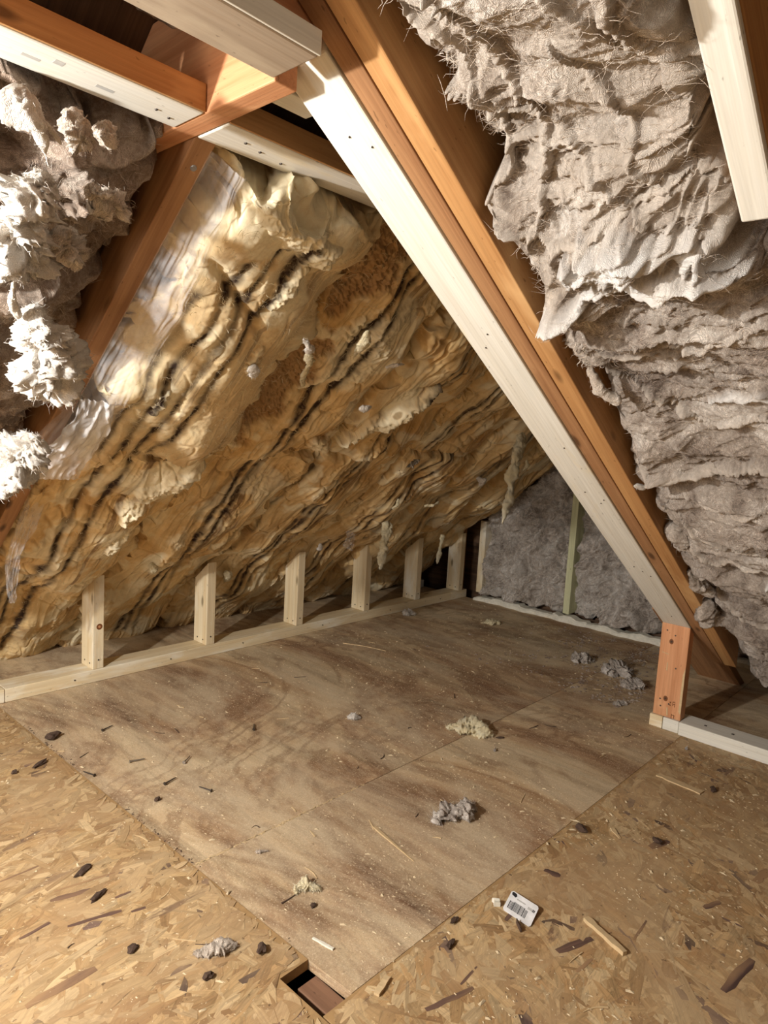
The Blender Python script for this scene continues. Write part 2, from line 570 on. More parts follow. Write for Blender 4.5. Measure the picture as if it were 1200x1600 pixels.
def nail_heads(parent, pts, normal, r=0.004, mat='nail', name='nail_head'):
    """small flat nail heads on a board; pts world"""
    n = Vector(normal).normalized()
    for p in pts:
        bm = bmesh.new()
        bmesh.ops.create_cone(bm, cap_ends=True, segments=10, radius1=r, radius2=r * 0.8, depth=0.002)
        me = bpy.data.meshes.new(name)
        bm.to_mesh(me)
        bm.free()
        me.materials.append(M[mat])
        o = bpy.data.objects.new(name, me)
        o.matrix_world = Matrix.Translation(Vector(p)) @ n.to_track_quat('Z', 'Y').to_matrix().to_4x4()
        o.matrix_basis = o.matrix_world
        put(o, parent)


# ------------------------------------------------------------------ roof geometry
TA = 0.636                                   # main (right) slope: z = 1.751 - TA x
ang = math.atan(TA)
ca, sa = math.cos(ang), math.sin(ang)


def zr(x):
    return 1.751 - TA * x


TB = 0.83                                    # left slope: z = 1.33 - TB (y - 1)
bng = math.atan(TB)
cb, sb = math.cos(bng), math.sin(bng)


def zl(y):
    return 1.33 - TB * (y - 1.0)


# ================================================================== STRUCTURE
floor = box('floor', -1.8, 3.5, -1.6, 3.1, -0.26, -0.24, M['sheath'], kind='structure', bev=0)
floor['label'] = 'dark underside deck below the attic floor panels'


def panel(name, pts, mat, label, z0=-0.018, z1=0.0):
    o = prism(name, [(x, y, z0) for x, y in pts], (0, 0, z1 - z0), (1, 0, 0), mat, parent=floor, bev=0.0006)
    o['label'] = label
    return o


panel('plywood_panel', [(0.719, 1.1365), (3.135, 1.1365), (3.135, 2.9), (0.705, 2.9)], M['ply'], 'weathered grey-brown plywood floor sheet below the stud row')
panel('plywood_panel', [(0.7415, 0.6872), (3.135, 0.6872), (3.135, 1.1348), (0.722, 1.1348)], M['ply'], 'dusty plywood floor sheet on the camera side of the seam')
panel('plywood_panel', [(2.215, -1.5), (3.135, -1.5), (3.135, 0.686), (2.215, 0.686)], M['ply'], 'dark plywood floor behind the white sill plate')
osb_l = panel('osb_panel', [(-1.7, -1.5), (0.676, -1.5), (0.676, 0.788), (0.737, 0.788), (0.713, 2.185), (0.700, 2.9), (-1.7, 2.9)], M['osb'], 'golden flake-board floor panel on the left with a notched corner', z1=0.001)
osb_r = panel('osb_panel', [(0.679, -1.5), (2.212, -1.5), (2.212, 0.6865), (0.73, 0.6865), (0.679, 0.6865)], M['osb'], 'flake-board floor panel in the right foreground')


def flakes(name, parent, poly, n, seed, bias, z, cols, darkfrac):
    r = np.random.default_rng(seed)
    poly = np.array(poly)
    lo, hi = poly.min(0), poly.max(0)

    def inside(p):
        c = np.zeros(len(p), bool)
        j = len(poly) - 1
        for i in range(len(poly)):
            xi, yi = poly[i]
            xj, yj = poly[j]
            c ^= ((yi > p[:, 1]) != (yj > p[:, 1])) & (p[:, 0] < (xj - xi) * (p[:, 1] - yi) / (yj - yi + 1e-12) + xi)
            j = i
        return c
    cen = lo + (hi - lo) * r.random((n, 2))
    th = np.where(r.random(n) < 0.7, bias + r.normal(0, 0.42, n), r.random(n) * math.pi)
    L = r.uniform(0.012, 0.060, n) * np.where(r.random(n) < 0.12, 1.5, 1.0)
    W = r.uniform(0.0025, 0.015, n) * np.where(r.random(n) < 0.12, 1.4, 1.0)
    K = 8
    a = np.linspace(0, 2 * math.pi, K, endpoint=False) + 0.3
    # rough rectangles with split ends
    ux = np.array([1, 0.55, -0.5, -1, -1, -0.45, 0.5, 1.0])
    uy = np.array([0.55, 1, 1, 0.6, -0.6, -1, -1, -0.5])
    dx = ux[None] * L[:, None] * (1 + r.normal(0, 0.10, (n, K)))
    dy = uy[None] * W[:, None] * (1 + r.normal(0, 0.16, (n, K)))
    X = cen[:, :1] + dx * np.cos(th)[:, None] - dy * np.sin(th)[:, None]
    Y = cen[:, 1:] + dx * np.sin(th)[:, None] + dy * np.cos(th)[:, None]
    P = np.stack([X.ravel(), Y.ravel()], 1)
    ok = inside(P).reshape(n, K).all(1)
    tilt = r.normal(0, 0.006, (n, 2))
    Z = z + r.uniform(0.0002, 0.0016, n)[:, None] + np.clip(dx * tilt[:, :1] + dy * tilt[:, 1:] * 2, -0.0006, 0.0006)
    Z = np.maximum(Z, z + 0.0001)
    V = np.stack([X, Y, Z], 2)[ok].reshape(-1, 3)
    m = ok.sum()
    Fc = np.arange(m * K).reshape(m, K)
    me = np_mesh(name, V, Fc, M['flake'], smooth=False)
    ct = me.color_attributes.new('tone', 'FLOAT_COLOR', 'POINT')
    cols = np.array(cols)
    t = r.random(m) ** 0.9 * (len(cols) - 1)
    i0 = np.clip(t.astype(int), 0, len(cols) - 2)
    f = (t - i0)[:, None]
    C = cols[i0] * (1 - f) + cols[i0 + 1] * f
    C *= r.uniform(0.74, 1.18, (m, 1))
    dk = r.random(m) < darkfrac
    C[dk] = np.array([0.085, 0.05, 0.05]) * r.uniform(0.6, 1.8, (dk.sum(), 1))
    C = np.repeat(np.concatenate([C, np.ones((m, 1))], 1), K, 0)
    ct.data.foreach_set('color', C.astype(np.float32).ravel())
    uv = me.uv_layers.new(name='grain')
    UV = np.stack([dx + np.arange(n)[:, None] * 0.37, dy + np.arange(n)[:, None] * 0.11], 2)[ok].reshape(-1, 2)
    uv.data.foreach_set('uv', UV.astype(np.float32).ravel())
    o = bpy.data.objects.new(name, me)
    put(o, parent, kind='stuff')
    return o


OC = [(0.30, 0.17, 0.075), (0.42, 0.265, 0.12), (0.50, 0.34, 0.165), (0.62, 0.46, 0.26)]
flakes('wood_flakes', osb_l, [(-0.35, 0.10), (0.674, 0.10), (0.674, 0.790), (0.735, 0.790), (0.711, 2.185), (0.703, 2.6), (-0.35, 2.6)], 34000, 3, 0.15, 0.001, OC, 0.02)
flakes('wood_flakes', osb_r, [(0.681, -0.25), (2.200, -0.25), (2.200, 0.684), (0.681, 0.684)], 30000, 5, 0.9, 0.0, [(0.33, 0.185, 0.08), (0.45, 0.28, 0.125), (0.53, 0.365, 0.185), (0.62, 0.47, 0.27)], 0.022)

DF = [(0.481, 1.218, 0.549, 1.199, 0.013), (0.362, 1.007, 0.471, 1.008, 0.018), (0.497, 1.239, 0.605, 1.217, 0.006), (0.571, 1.147, 0.601, 1.144, 0.007), (0.477, 1.132, 0.564, 1.107, 0.010),
      (0.575, 1.092, 0.608, 1.084, 0.007), (0.406, 1.156, 0.467, 1.163, 0.008), (0.434, 1.334, 0.505, 1.335, 0.006), (1.069, 0.501, 1.146, 0.472, 0.016), (1.051, 0.454, 1.099, 0.449, 0.008),
      (1.196, 0.261, 1.313, 0.248, 0.019), (0.802, 0.583, 0.893, 0.556, 0.011), (0.883, 0.575, 0.935, 0.579, 0.006), (1.514, 0.513, 1.574, 0.493, 0.019), (1.260, 0.636, 1.266, 0.602, 0.017),
      (1.200, 0.417, 1.269, 0.421, 0.005), (1.560, 0.307, 1.631, 0.300, 0.020), (1.392, 0.356, 1.437, 0.339, 0.013), (1.068, 0.607, 1.099, 0.613, 0.009)]
M['darkflake'] = wood('dark_stained_flake', (0.22, 0.13, 0.09), (0.085, 0.05, 0.042), (0.34, 0.21, 0.11), 0.54, knots=False)
for i, (ax, ay, bx_, by_, w_) in enumerate(DF):
    d_ = np.array([bx_ - ax, by_ - ay])
    l_ = np.linalg.norm(d_)
    d_ /= l_
    s_ = np.array([-d_[1], d_[0]]) * w_ * 0.5
    rr_ = np.random.default_rng(600 + i)
    pts_ = []
    for t_ in np.linspace(0, 1, 6):
        pts_.append((ax + d_[0] * l_ * t_ + s_[0] * (1 - abs(2 * t_ - 1) ** 6 * 0.35) * rr_.uniform(0.65, 1.15), ay + d_[1] * l_ * t_ + s_[1] * (1 - abs(2 * t_ - 1) ** 6 * 0.35) * rr_.uniform(0.65, 1.15)))
    for t_ in np.linspace(1, 0, 6):
        pts_.append((ax + d_[0] * l_ * t_ - s_[0] * (1 - abs(2 * t_ - 1) ** 6 * 0.35) * rr_.uniform(0.65, 1.15), ay + d_[1] * l_ * t_ - s_[1] * (1 - abs(2 * t_ - 1) ** 6 * 0.35) * rr_.uniform(0.65, 1.15)))
    z_ = 0.0026 if ax < 0.7 else 0.0017
    prism('dark_flake', [(x, y, z_) for x, y in pts_], (0, 0, 0.0003), (d_[0], d_[1], 0), M['darkflake'], parent=floor, bev=0)

# joist seen through the notch in the floor
box('floor_joist', 0.700, 0.742, -1.4, 0.772, -0.20, -0.021, M['darkjoist'], grain='y', label='dark reddish floor joist seen through the notch in the floor', cat='joist')

# roof deck (sheathing) and outer walls
def slab(name, pts, ext, mat, xdir, label=None, kind='structure', parent=None):
    o = prism(name, pts, ext, xdir, mat, kind=kind, bev=0, parent=parent)
    if label:
        o['label'] = label
    return o


nA = Vector((sa, 0, ca))                       # outward normal of the main slope
nB = Vector((0, sb, cb))                       # outward normal of the left slope
oA, oB = 0.19, 0.17


def pA(x, y, off):
    return (Vector((x, y, zr(x))) + nA * off)[:]


def pB(x, y, off):
    return (Vector((x, y, zl(y))) + nB * off)[:]


slab('ceiling', [pB(-1.8, 0.35, oB), pB(3.3, 0.35, oB), pB(3.3, 2.85, oB), pB(-1.8, 2.85, oB)], nB * 0.02, M['sheath'], (0, cb, -sb), 'dark roof deck above the left slope')
slab('ceiling', [pA(-0.6, -1.6, oA), pA(-0.6, 0.66, oA), pA(2.95, 0.66, oA), pA(2.95, -1.6, oA)], nA * 0.02, M['sheath'], (ca, 0, -sa), 'dark roof deck above the right slope')
slab('ceiling', [(0.66, 0.95, 1.60), (3.23, 0.95, 1.60), (3.23, 0.70, 1.44), (0.66, 0.70, 1.44)], (0, -0.015, 0.02), M['sheath'], (0, 0.76, 0.64), 'dark far roof deck beyond the ridge')
slab('wall_back', [(3.235, -1.6, -0.25), (3.235, 3.0, -0.25), (3.235, 3.0, 1.7), (3.235, -1.6, 1.7)], (0.02, 0, 0), M['sheath'], (0, 1, 0), 'gable end boarding behind the grey batts')
slab('wall_left', [(-1.8, 2.88, -0.25), (3.3, 2.88, -0.25), (3.3, 2.88, 0.3), (-1.8, 2.88, 0.3)], (0, 0.02, 0), M['sheath'], (1, 0, 0), 'dark eave board behind the stud row')
slab('wall_front', [(-1.8, -1.6, -0.25), (-1.8, 2.9, -0.25), (-1.8, 2.9, 2.2), (-1.8, -1.6, 2.2)], (-0.02, 0, 0), M['tanpine'], (0, 1, 0), 'boarded end of the attic behind the viewer')
slab('wall_right', [(-1.8, -1.6, -0.25), (3.3, -1.6, -0.25), (3.3, -1.6, 2.2), (-1.8, -1.6, 2.2)], (0, -0.02, 0), M['tanpine'], (1, 0, 0), 'boarded side of the attic out of view')

# wide rafter plank behind the post, running down to the floor
oP = 0.06
o = prism('rafter_plank', [pA(2.27, 0.70, oP), pA(2.27, 0.86, oP), pA(2.88, 0.86, oP), pA(2.88, 0.70, oP)], nA * 0.03, (ca, 0, -sa), M['brownfir'],
          label='wide brown plank sloping to the floor behind the orange post', cat='plank')

# ================================================================== FRAMING, right
def raft(name, x0, x1, y0, y1, depth, mat, off=0.0, plumb=True, **kw):
    a, b = Vector((x0, y0, zr(x0))) + nA * off, Vector((x1, y0, zr(x1))) + nA * off
    if plumb:
        h = depth / ca
        poly = [a, b, b + Vector((0, 0, h)), a + Vector((0, 0, h))]
    else:
        poly = [a, b, b + nA * depth, a + nA * depth]
    return prism(name, [p[:] for p in poly], (0, y1 - y0, 0), (ca, 0, -sa), mat, **kw)


wr_ = raft('rafter', 0.608, 2.222, 0.7005, 0.7880, 0.040, M['white'], bev=0.003,
           label='long pale white-pine rafter resting on the orange post', cat='rafter')
nd_ = (-sa, 0, -ca)


def on_white(x, y):
    return (x, y, zr(x) - 0.0006)


nail_heads(wr_, [on_white(x, y) for x, y in ((0.70, 0.748), (0.72, 0.722), (1.05, 0.735), (1.08, 0.757), (1.36, 0.73), (1.52, 0.752), (1.56, 0.728), (1.545, 0.715), (1.86, 0.755), (1.90, 0.722), (1.88, 0.738), (2.15, 0.74))], nd_, 0.0018)
raft('rafter', 0.12, 2.46, 0.6625, 0.6960, 0.14, M['brownfir'], label='brown old rafter squeezed between the white rafter and its orange twin', cat='rafter', off=0.001)
raft('rafter', 0.12, 2.46, 0.6190, 0.6575, 0.14, M['orange'], off=-0.002, label='orange old rafter next to the grey wool, right one of the doubled pair', cat='rafter')
# upper right: new strip on the edge of the next rafter
e2 = empty('rafter', (0.912, 0.265, zr(0.912)), 'white-edged orange rafter stub hanging in the upper right corner', 'rafter')
raft('edge_strip', 0.20, 0.912, 0.2440, 0.2835, 0.012, M['white'], off=0.0, plumb=False, parent=e2, bev=0.003)
raft('rafter_body', 0.20, 0.909, 0.2430, 0.2800, 0.13, M['orange'], off=0.0125, plumb=False, parent=e2)

# right knee wall: post and sill plates
post = prism('post', [(2.208, 0.6995, 0.0405), (2.208, 0.7870, 0.0405), (2.208, 0.7870, zr(2.208) + 0.001), (2.208, 0.6995, zr(2.208) + 0.001)], (0.040, 0, 0), (0, 0, 1), M['salmon'], bev=0)
bpy.data.objects.remove(post)
post = prism('post', [(2.210, 0.6995, 0.0405), (2.250, 0.6995, 0.0405), (2.250, 0.6995, zr(2.250) - 0.0005), (2.210, 0.6995, zr(2.210) - 0.0005)], (0, 0.0875, 0), (0, 0, 1), M['salmon'],
             label='short orange knee-wall post with knots and stamped ink marks', cat='post')


def front_patch(parent, name, y, z, w, h, mat, x=2.2095, rot=0.0, th=0.0006):
    pts = []
    for dy, dz in ((-w / 2, -h / 2), (w / 2, -h / 2), (w / 2, h / 2), (-w / 2, h / 2)):
        c, s = math.cos(rot), math.sin(rot)
        pts.append((x, y + dy * c - dz * s, z + dy * s + dz * c))
    return prism(name, pts, (-th, 0, 0), (0, 0, 1), mat, parent=parent, bev=0)


def disc(parent, name, p, n, r, mat, squash=1.0, th=0.0006):
    bm = bmesh.new()
    bmesh.ops.create_cone(bm, cap_ends=True, segments=14, radius1=r, radius2=r * 0.85, depth=th)
    me = bpy.data.meshes.new(name)
    bm.to_mesh(me)
    bm.free()
    me.materials.append(mat)
    o = bpy.data.objects.new(name, me)
    o.matrix_world = Matrix.Translation(Vector(p)) @ Vector(n).to_track_quat('Z', 'Y').to_matrix().to_4x4() @ Matrix.Diagonal((squash, 1, 1, 1))
    o.matrix_basis = o.matrix_world
    return put(o, parent)


for y, z, r_ in ((0.752, 0.288, 0.0085), (0.751, 0.100, 0.009)):
    disc(post, 'knot', (2.2094, y, z), (-1, 0, 0), r_, M['brownink'], 0.8)
disc(post, 'knot', (2.2092, 0.752, 0.288), (-1, 0, 0), 0.004, M['bark'])
disc(post, 'knot', (2.2092, 0.751, 0.100), (-1, 0, 0), 0.004, M['bark'])
# broken pale arris and scratches, ink stamp strokes
prism('split_edge', [(2.2098, 0.7000, 0.06), (2.2098, 0.7075, 0.07), (2.2098, 0.7060, 0.19), (2.2098, 0.7000, 0.215)], (-0.0009, 0, 0), (0, 0, 1), M['chip'], parent=post, bev=0)
front_patch(post, 'scratch', 0.757, 0.205, 0.003, 0.026, M['chip'])
front_patch(post, 'scratch', 0.766, 0.247, 0.022, 0.002, M['chip'], rot=0.15)
front_patch(post, 'scratch', 0.742, 0.060, 0.004, 0.026, M['chip'], rot=-0.1)
for (y, z, w, h) in ((0.7265, 0.0895, 0.0018, 0.013), (0.7205, 0.0865, 0.0018, 0.013), (0.7235, 0.0960, 0.007, 0.0018), (0.7235, 0.0890, 0.005, 0.0016),
                     (0.7345, 0.0915, 0.004, 0.005), (0.7350, 0.0830, 0.004, 0.004), (0.7275, 0.0480, 0.0018, 0.016), (0.7225, 0.0530, 0.009, 0.0018), (0.7195, 0.0480, 0.0018, 0.011)):
    front_patch(post, 'ink_stroke', y, z, w, h, M['brownink'])
for y, z in ((0.768, 0.095), (0.7645, 0.072), (0.7395, 0.085), (0.742, 0.31), (0.7685, 0.322), (0.73, 0.205)):
    disc(post, 'nail_head', (2.2093, y, z), (-1, 0, 0), 0.0026, M['nail'])

box('sill_plate', 2.203, 2.290, 0.7000, 0.7500, 0.0005, 0.040, M['white'], grain='y', label='short white plate block under the right half of the orange post', cat='plate')
box('sill_plate', 2.203, 2.290, 0.7515, 0.7930, 0.0005, 0.040, M['pine'], grain='y', label='small tan plate offcut under the left half of the orange post', cat='plate')
pl = box('sill_plate', 2.196, 2.285, -0.90, 0.6975, 0.0005, 0.0425, M['white'], grain='y', label='white sill plate running right from the orange post', cat='plate')
nail_heads(pl, [(2.235, 0.63, 0.0430), (2.235, 0.55, 0.0430)], (0, 0, 1), 0.005)

# ================================================================== FRAMING, ceiling ties and header
t1 = box('collar_tie', -1.2, 0.5695, 0.911, 0.992, 1.3300, 1.3680, M['white'], grain='x', bev=0.003,
         label='white-bottomed flat tie in the upper left, left of the orange header', cat='tie')
SM = [(0.425, 0.985, 0.012, 0.006), (0.405, 0.962, 0.02, 0.008), (0.470, 0.962, 0.02, 0.006)]
for i, (x, y, w, h) in enumerate(((0.352, 0.955, 0.022, 0.007), (0.380, 0.940, 0.012, 0.012), (0.447, 0.958, 0.024, 0.008))):
    box('ink_stamp', x - w / 2, x + w / 2, y - h / 2, y + h / 2, 1.3298, 1.32995, M['greyink'], parent=t1, bev=0)
nail_heads(t1, [(0.52, 0.955, 1.3294), (0.545, 0.965, 1.3294)], (0, 0, -1), 0.0025)
box('old_joist', -1.2, 0.5690, 0.9065, 0.9105, 1.3315, 1.3690, M['orange'], parent=t1, grain='x', bev=0.001)
t1['label'] = 'white-bottomed flat tie in the upper left, left of the orange header'
t2 = box('collar_tie', 0.6095, 3.08, 0.910, 0.994, 1.3300, 1.3680, M['white'], grain='x', bev=0.003,
         label='white-bottomed tie running from the orange header behind the long white rafter', cat='tie')
box('old_joist', 0.6100, 3.08, 0.9055, 0.9095, 1.3312, 1.3695, M['orange'], parent=t2, grain='x', bev=0.001)
nail_heads(t2, [(0.665, 0.945, 1.3294), (0.70, 0.955, 1.3294), (0.75, 0.965, 1.3294)], (0, 0, -1), 0.003)
t3 = box('collar_tie', -1.2, 0.5660, 0.664, 0.750, 1.3300, 1.3580, M['tanpine'], grain='x', bev=0.003,
         label='wide tan tie crossing the top edge, ending at the long white rafter', cat='tie')
box('pale_side', -1.2, 0.5660, 0.6600, 0.6636, 1.3305, 1.3580, M['white'], parent=t3, grain='x', bev=0.0008)
box('header', 0.5705, 0.6075, 0.753, 1.240, 1.3310, 1.5000, M['salmon'], grain='y',
    label='orange header board crossing between the two white ties', cat='header')
# small blocks near the top end of the doubled rafters
box('blocking', 0.10, 0.600, 0.6985, 0.735, 1.3625, 1.460, M['salmon'], grain='x', label='pale pink blocking between the tan tie and the doubled rafters', cat='block')
box('tie_end', 0.612, 0.70, 0.800, 0.845, 1.352, 1.372, M['white'], grain='x', label='short white board end beneath the top of the long white rafter', cat='board')

# ================================================================== FRAMING, left slope rafter
ry0, ry1 = 0.96, 2.62
poly = [Vector((0.609, ry0, zl(ry0))), Vector((0.609, ry1, zl(ry1))), Vector((0.609, ry1, zl(ry1))) + nB * 0.14, Vector((0.609, ry0, zl(ry0))) + nB * 0.14]
rl = prism('rafter', [p[:] for p in poly], (0.037, 0, 0), (0, cb, -sb), M['brownfir'], label='brown rafter on the left edged by clear plastic', cat='rafter')
nail_heads(rl, [(0.630, 1.035, zl(1.035) - 0.001)], (0, -sb, -cb), 0.006, 'zinc')

# ================================================================== FRAMING, left knee wall
box('sill_plate', -1.2, 0.7355, 2.206, 2.295, 0.0015, 0.0440, M['pine'], grain='x', label='tan sill plate end at the left frame edge', cat='plate')
kp = box('sill_plate', 0.7370, 3.138, 2.208, 2.297, 0.0005, 0.0435, M['pine'], grain='x', label='long pine sill plate carrying the row of short studs', cat='plate')
nail_heads(kp, [(x, 2.2075, 0.022) for x in (0.95, 1.30, 1.62, 2.05, 2.5, 2.9)], (0, -1, 0), 0.003)
ORD = ['leftmost short pine stud on the sill plate, with a knot', 'second short stud from the left on the pine sill plate', 'third short stud from the left, pale and clean',
       'fourth short stud from the left, below the plastic scrap', 'fifth short stud from the left, dappled with shadow', 'sixth short stud, golden, next to the gable corner']
SX = [1.010, 1.449, 1.896, 2.312, 2.690, 3.060]
for i, x in enumerate(SX):
    y0, y1 = 2.2095, 2.2960
    zt = 0.040
    poly = [(x, y0, 0.0438), (x, y1, 0.0438), (x, y1, zl(y1) + zt), (x, y0, zl(y0) + zt)]
    s = prism('stud', poly, (0.038, 0, 0), (0, 0, 1), M['pine'], label=ORD[i], cat='stud', group='short studs of the left knee wall')
    nail_heads(s, [(x - 0.0003, y0 + 0.022, 0.062), (x - 0.0003, y0 + 0.06, 0.064)], (-1, 0, 0), 0.0032)
    nail_heads(s, [(x + 0.02, y0 - 0.0003, 0.075)], (0, -1, 0), 0.0032)
    if i == 0:
        disc(s, 'knot', (x + 0.022, y0 - 0.0004, 0.19), (0, -1, 0), 0.0105, M['brownink'])
        disc(s, 'knot', (x + 0.022, y0 - 0.0008, 0.19), (0, -1, 0), 0.0045, M['salmon'])
box('stud', 3.102, 3.134, 2.2300, 2.3180, 0.0445, 0.385, M['brownfir'], grain='z', label='dark reddish stud wedged in the corner behind the golden stud', cat='stud')
box('stud', 3.142, 3.232, 2.112, 2.150, 0.0405, 0.440, M['pine'], grain='z', label='reddish-tan end stud at the left edge of the gable wall', cat='stud')
box('stud', 3.135, 3.222, 1.578, 1.612, 0.0405, 0.980, M['green'], grain='z', label='pale greenish stud standing between the two gable batts', cat='stud')
box('wood_block', 3.300 - 0.08, 3.300, 2.560, 2.600, 0.0, 0.0, M['white'], bev=0) if False else None
box('wood_block', 3.07, 3.115, 2.50, 2.56, 0.001, 0.045, M['white'], grain='y', label='small white wood offcut behind the stud row', cat='block')


# ================================================================== INSULATION
def grid_faces(nu, nv):
    i = np.arange((nu - 1) * (nv - 1))
    a = (i // (nv - 1)) * nv + i % (nv - 1)
    return np.stack([a, a + 1, a + nv + 1, a + nv], 1)


def batt(name, mapf, nu, nv, normal, height, edge=(0.06, 0.1), back=-0.09, ragged=0.02, seed=0, mat=None, marks=None, lab=None, cat='insulation', group=None, flip=False, parent=None, tang=None):
    """mapf(U,V)->(n,3) base points; height(P,U,V)->metres toward the room (normal)"""
    u = np.linspace(0, 1, nu)
    v = np.linspace(0, 1, nv)
    U, Vv = [a.ravel() for a in np.meshgrid(u, v, indexing='ij')]
    P = mapf(U, Vv)
    n = np.array(normal, float)
    n /= np.linalg.norm(n)
    # ragged outline
    d = np.minimum.reduce([U / edge[0], (1 - U) / edge[0], Vv / edge[1], (1 - Vv) / edge[1]])
    wob = fbm(P * 14 + seed * 3.1, 4, seed + 5) * 0.9
    e = np.clip(d + wob * np.clip(1.3 - d, 0, 1) * 0.8, 0, 1)
    e[d <= 0] = 0
    prof = np.sqrt(1 - (1 - e) ** 2)
    h = height(P, U, Vv)
    H = back + prof * (h - back)
    Q = P + n[None] * H[:, None]
    if ragged:
        k = np.clip(1.6 - d, 0, 1)
        w = np.stack([fbm(P * 11 + 9.3, 4, seed + 11), fbm(P * 11 + 55.3, 4, seed + 12), fbm(P * 11 + 99.3, 4, seed + 13)], 1)
        w -= (w @ n)[:, None] * n[None]
        Q = Q + w * ragged * 2.2 * k[:, None]
    if tang is not None:
        Q = Q + tang(P, U, Vv)
    Fq = grid_faces(nu, nv)
    if flip:
        Fq = Fq[:, ::-1]
    I = np.arange(nu * nv).reshape(nu, nv)
    border = np.concatenate([I[0, :], I[1:, -1], I[-1, -2::-1], I[-2:0, 0]])
    if not flip:
        border = border[::-1]
    org = Q.mean(0)
    me = np_mesh(name, Q - org, Fq, mat, True, [border if flip else border])
    o = bpy.data.objects.new(name, me)
    o.location = org
    o.matrix_basis = Matrix.Translation(org)
    put(o, parent, lab, cat if parent is None else None, group)
    if marks is not None:
        Cm = marks(P, U, Vv, h)
        ct = me.color_attributes.new('marks', 'FLOAT_COLOR', 'POINT')
        ct.data.foreach_set('color', np.concatenate([Cm, np.ones((len(Cm), 1))], 1).astype(np.float32).ravel())
    return o, Q.reshape(nu, nv, 3), n


def fibres(parent, Q, n, count, seed, mat, lmin=0.012, lmax=0.05, width=0.0006, lift=0.008, name='loose_fibres', bias=None, ulim=(0.03, 0.97), vlim=(0.03, 0.97)):
    r = np.random.default_rng(seed)
    nu, nv = Q.shape[:2]
    iu = (r.uniform(ulim[0], ulim[1], count) * (nu - 1)).astype(int)
    iv = (r.uniform(vlim[0], vlim[1], count) * (nv - 1)).astype(int)
    p = Q[iu, iv]
    dirs = r.normal(0, 1, (count, 3))
    if bias is not None:
        dirs = dirs * 0.8 + np.array(bias)[None] * np.where(r.random(count) < 0.5, -1, 1)[:, None] * 1.3
    dirs -= (dirs @ n)[:, None] * n[None]
    dirs /= np.linalg.norm(dirs, axis=1)[:, None]
    L = r.uniform(lmin, lmax, count)
    curl = np.cross(dirs, n[None]) * r.normal(0, 0.5, (count, 1))
    S = 6
    t = np.linspace(-0.5, 0.5, S)
    up = r.uniform(0.0, lift, count)
    pts = p[:, None] + dirs[:, None] * (t[None, :, None] * L[:, None, None]) + curl[:, None] * ((t[None, :, None] ** 2) * L[:, None, None] * 1.6) \
        + n[None, None] * ((0.0012 + up[:, None] * (0.2 + 0.8 * (t[None] + 0.5)))[:, :, None])
    pts += r.normal(0, 0.0012, pts.shape)
    side = np.cross(dirs, n[None])[:, None] * (width * r.uniform(0.5, 1.4, (count, 1, 1)))
    taper = np.array([0.3, 1, 1, 1, 0.8, 0.15])[None, :, None]
    A = pts + side * taper
    B = pts - side * taper
    V = np.stack([A, B], 2).reshape(-1, 3)
    base = np.arange(count)[:, None] * (S * 2) + (np.arange(S - 1) * 2)[None]
    Fq = np.stack([base, base + 1, base + 3, base + 2], 2).reshape(-1, 4)
    me = np_mesh(name, V, Fq, mat, True)
    o = bpy.data.objects.new(name, me)
    put(o, parent, kind='stuff')
    return o


def rope(parent, Q, n, path, w, seed, mat, name='wool_strand', flat=0.45, lift=0.3, m=46, k=9, label=None):
    """frayed strand lying on a batt; path = list of (u, v)"""
    nu, nv = Q.shape[:2]
    path = np.array(path, float)
    t = np.linspace(0, 1, m)
    tt = np.linspace(0, 1, len(path))
    pu, pv = np.interp(t, tt, path[:, 0]), np.interp(t, tt, path[:, 1])
    ker = np.array([1, 2, 3, 2, 1]) / 9.0
    for _ in range(3):
        pu[2:-2] = np.convolve(pu, ker, 'valid')
        pv[2:-2] = np.convolve(pv, ker, 'valid')
    C = Q[np.clip((pu * (nu - 1)).astype(int), 0, nu - 1), np.clip((pv * (nv - 1)).astype(int), 0, nv - 1)].copy()
    for _ in range(4):
        C[2:-2] = np.stack([np.convolve(C[:, a], ker, 'valid') for a in range(3)], 1)
    T = np.gradient(C, axis=0)
    T /= np.linalg.norm(T, axis=1)[:, None] + 1e-9
    S = np.cross(T, n[None])
    S /= np.linalg.norm(S, axis=1)[:, None] + 1e-9
    a = np.linspace(0, 2 * math.pi, k, endpoint=False)
    rad = w * (0.25 + 0.75 * np.sin(np.clip(t, 0.03, 0.97) * math.pi) ** 0.5)
    prm = np.stack([np.repeat(t * 9, k), np.tile(np.cos(a), m) * 1.2, np.tile(np.sin(a), m) * 1.2 + seed * 7.7], 1)
    rr = (1 + 0.7 * fbm(prm * 0.8, 2, seed) + 0.35 * fbm(prm * 3.1, 3, seed + 9)).reshape(m, k)
    V = C[:, None] + (S[:, None] * np.cos(a)[None, :, None] + n[None, None] * (np.sin(a)[None, :, None] * flat + lift)) * (rad[:, None] * rr)[:, :, None]
    V = V.reshape(-1, 3)
    i = np.arange((m - 1) * k)
    r0, c0 = i // k, i % k
    Fq = np.stack([r0 * k + c0, r0 * k + (c0 + 1) % k, (r0 + 1) * k + (c0 + 1) % k, (r0 + 1) * k + c0], 1)
    me = np_mesh(name, V, Fq, mat, True, [list(range(k))[::-1], list(range((m - 1) * k, m * k))])
    o = bpy.data.objects.new(name, me)
    put(o, parent)
    if label:
        o['label'] = label
    return o


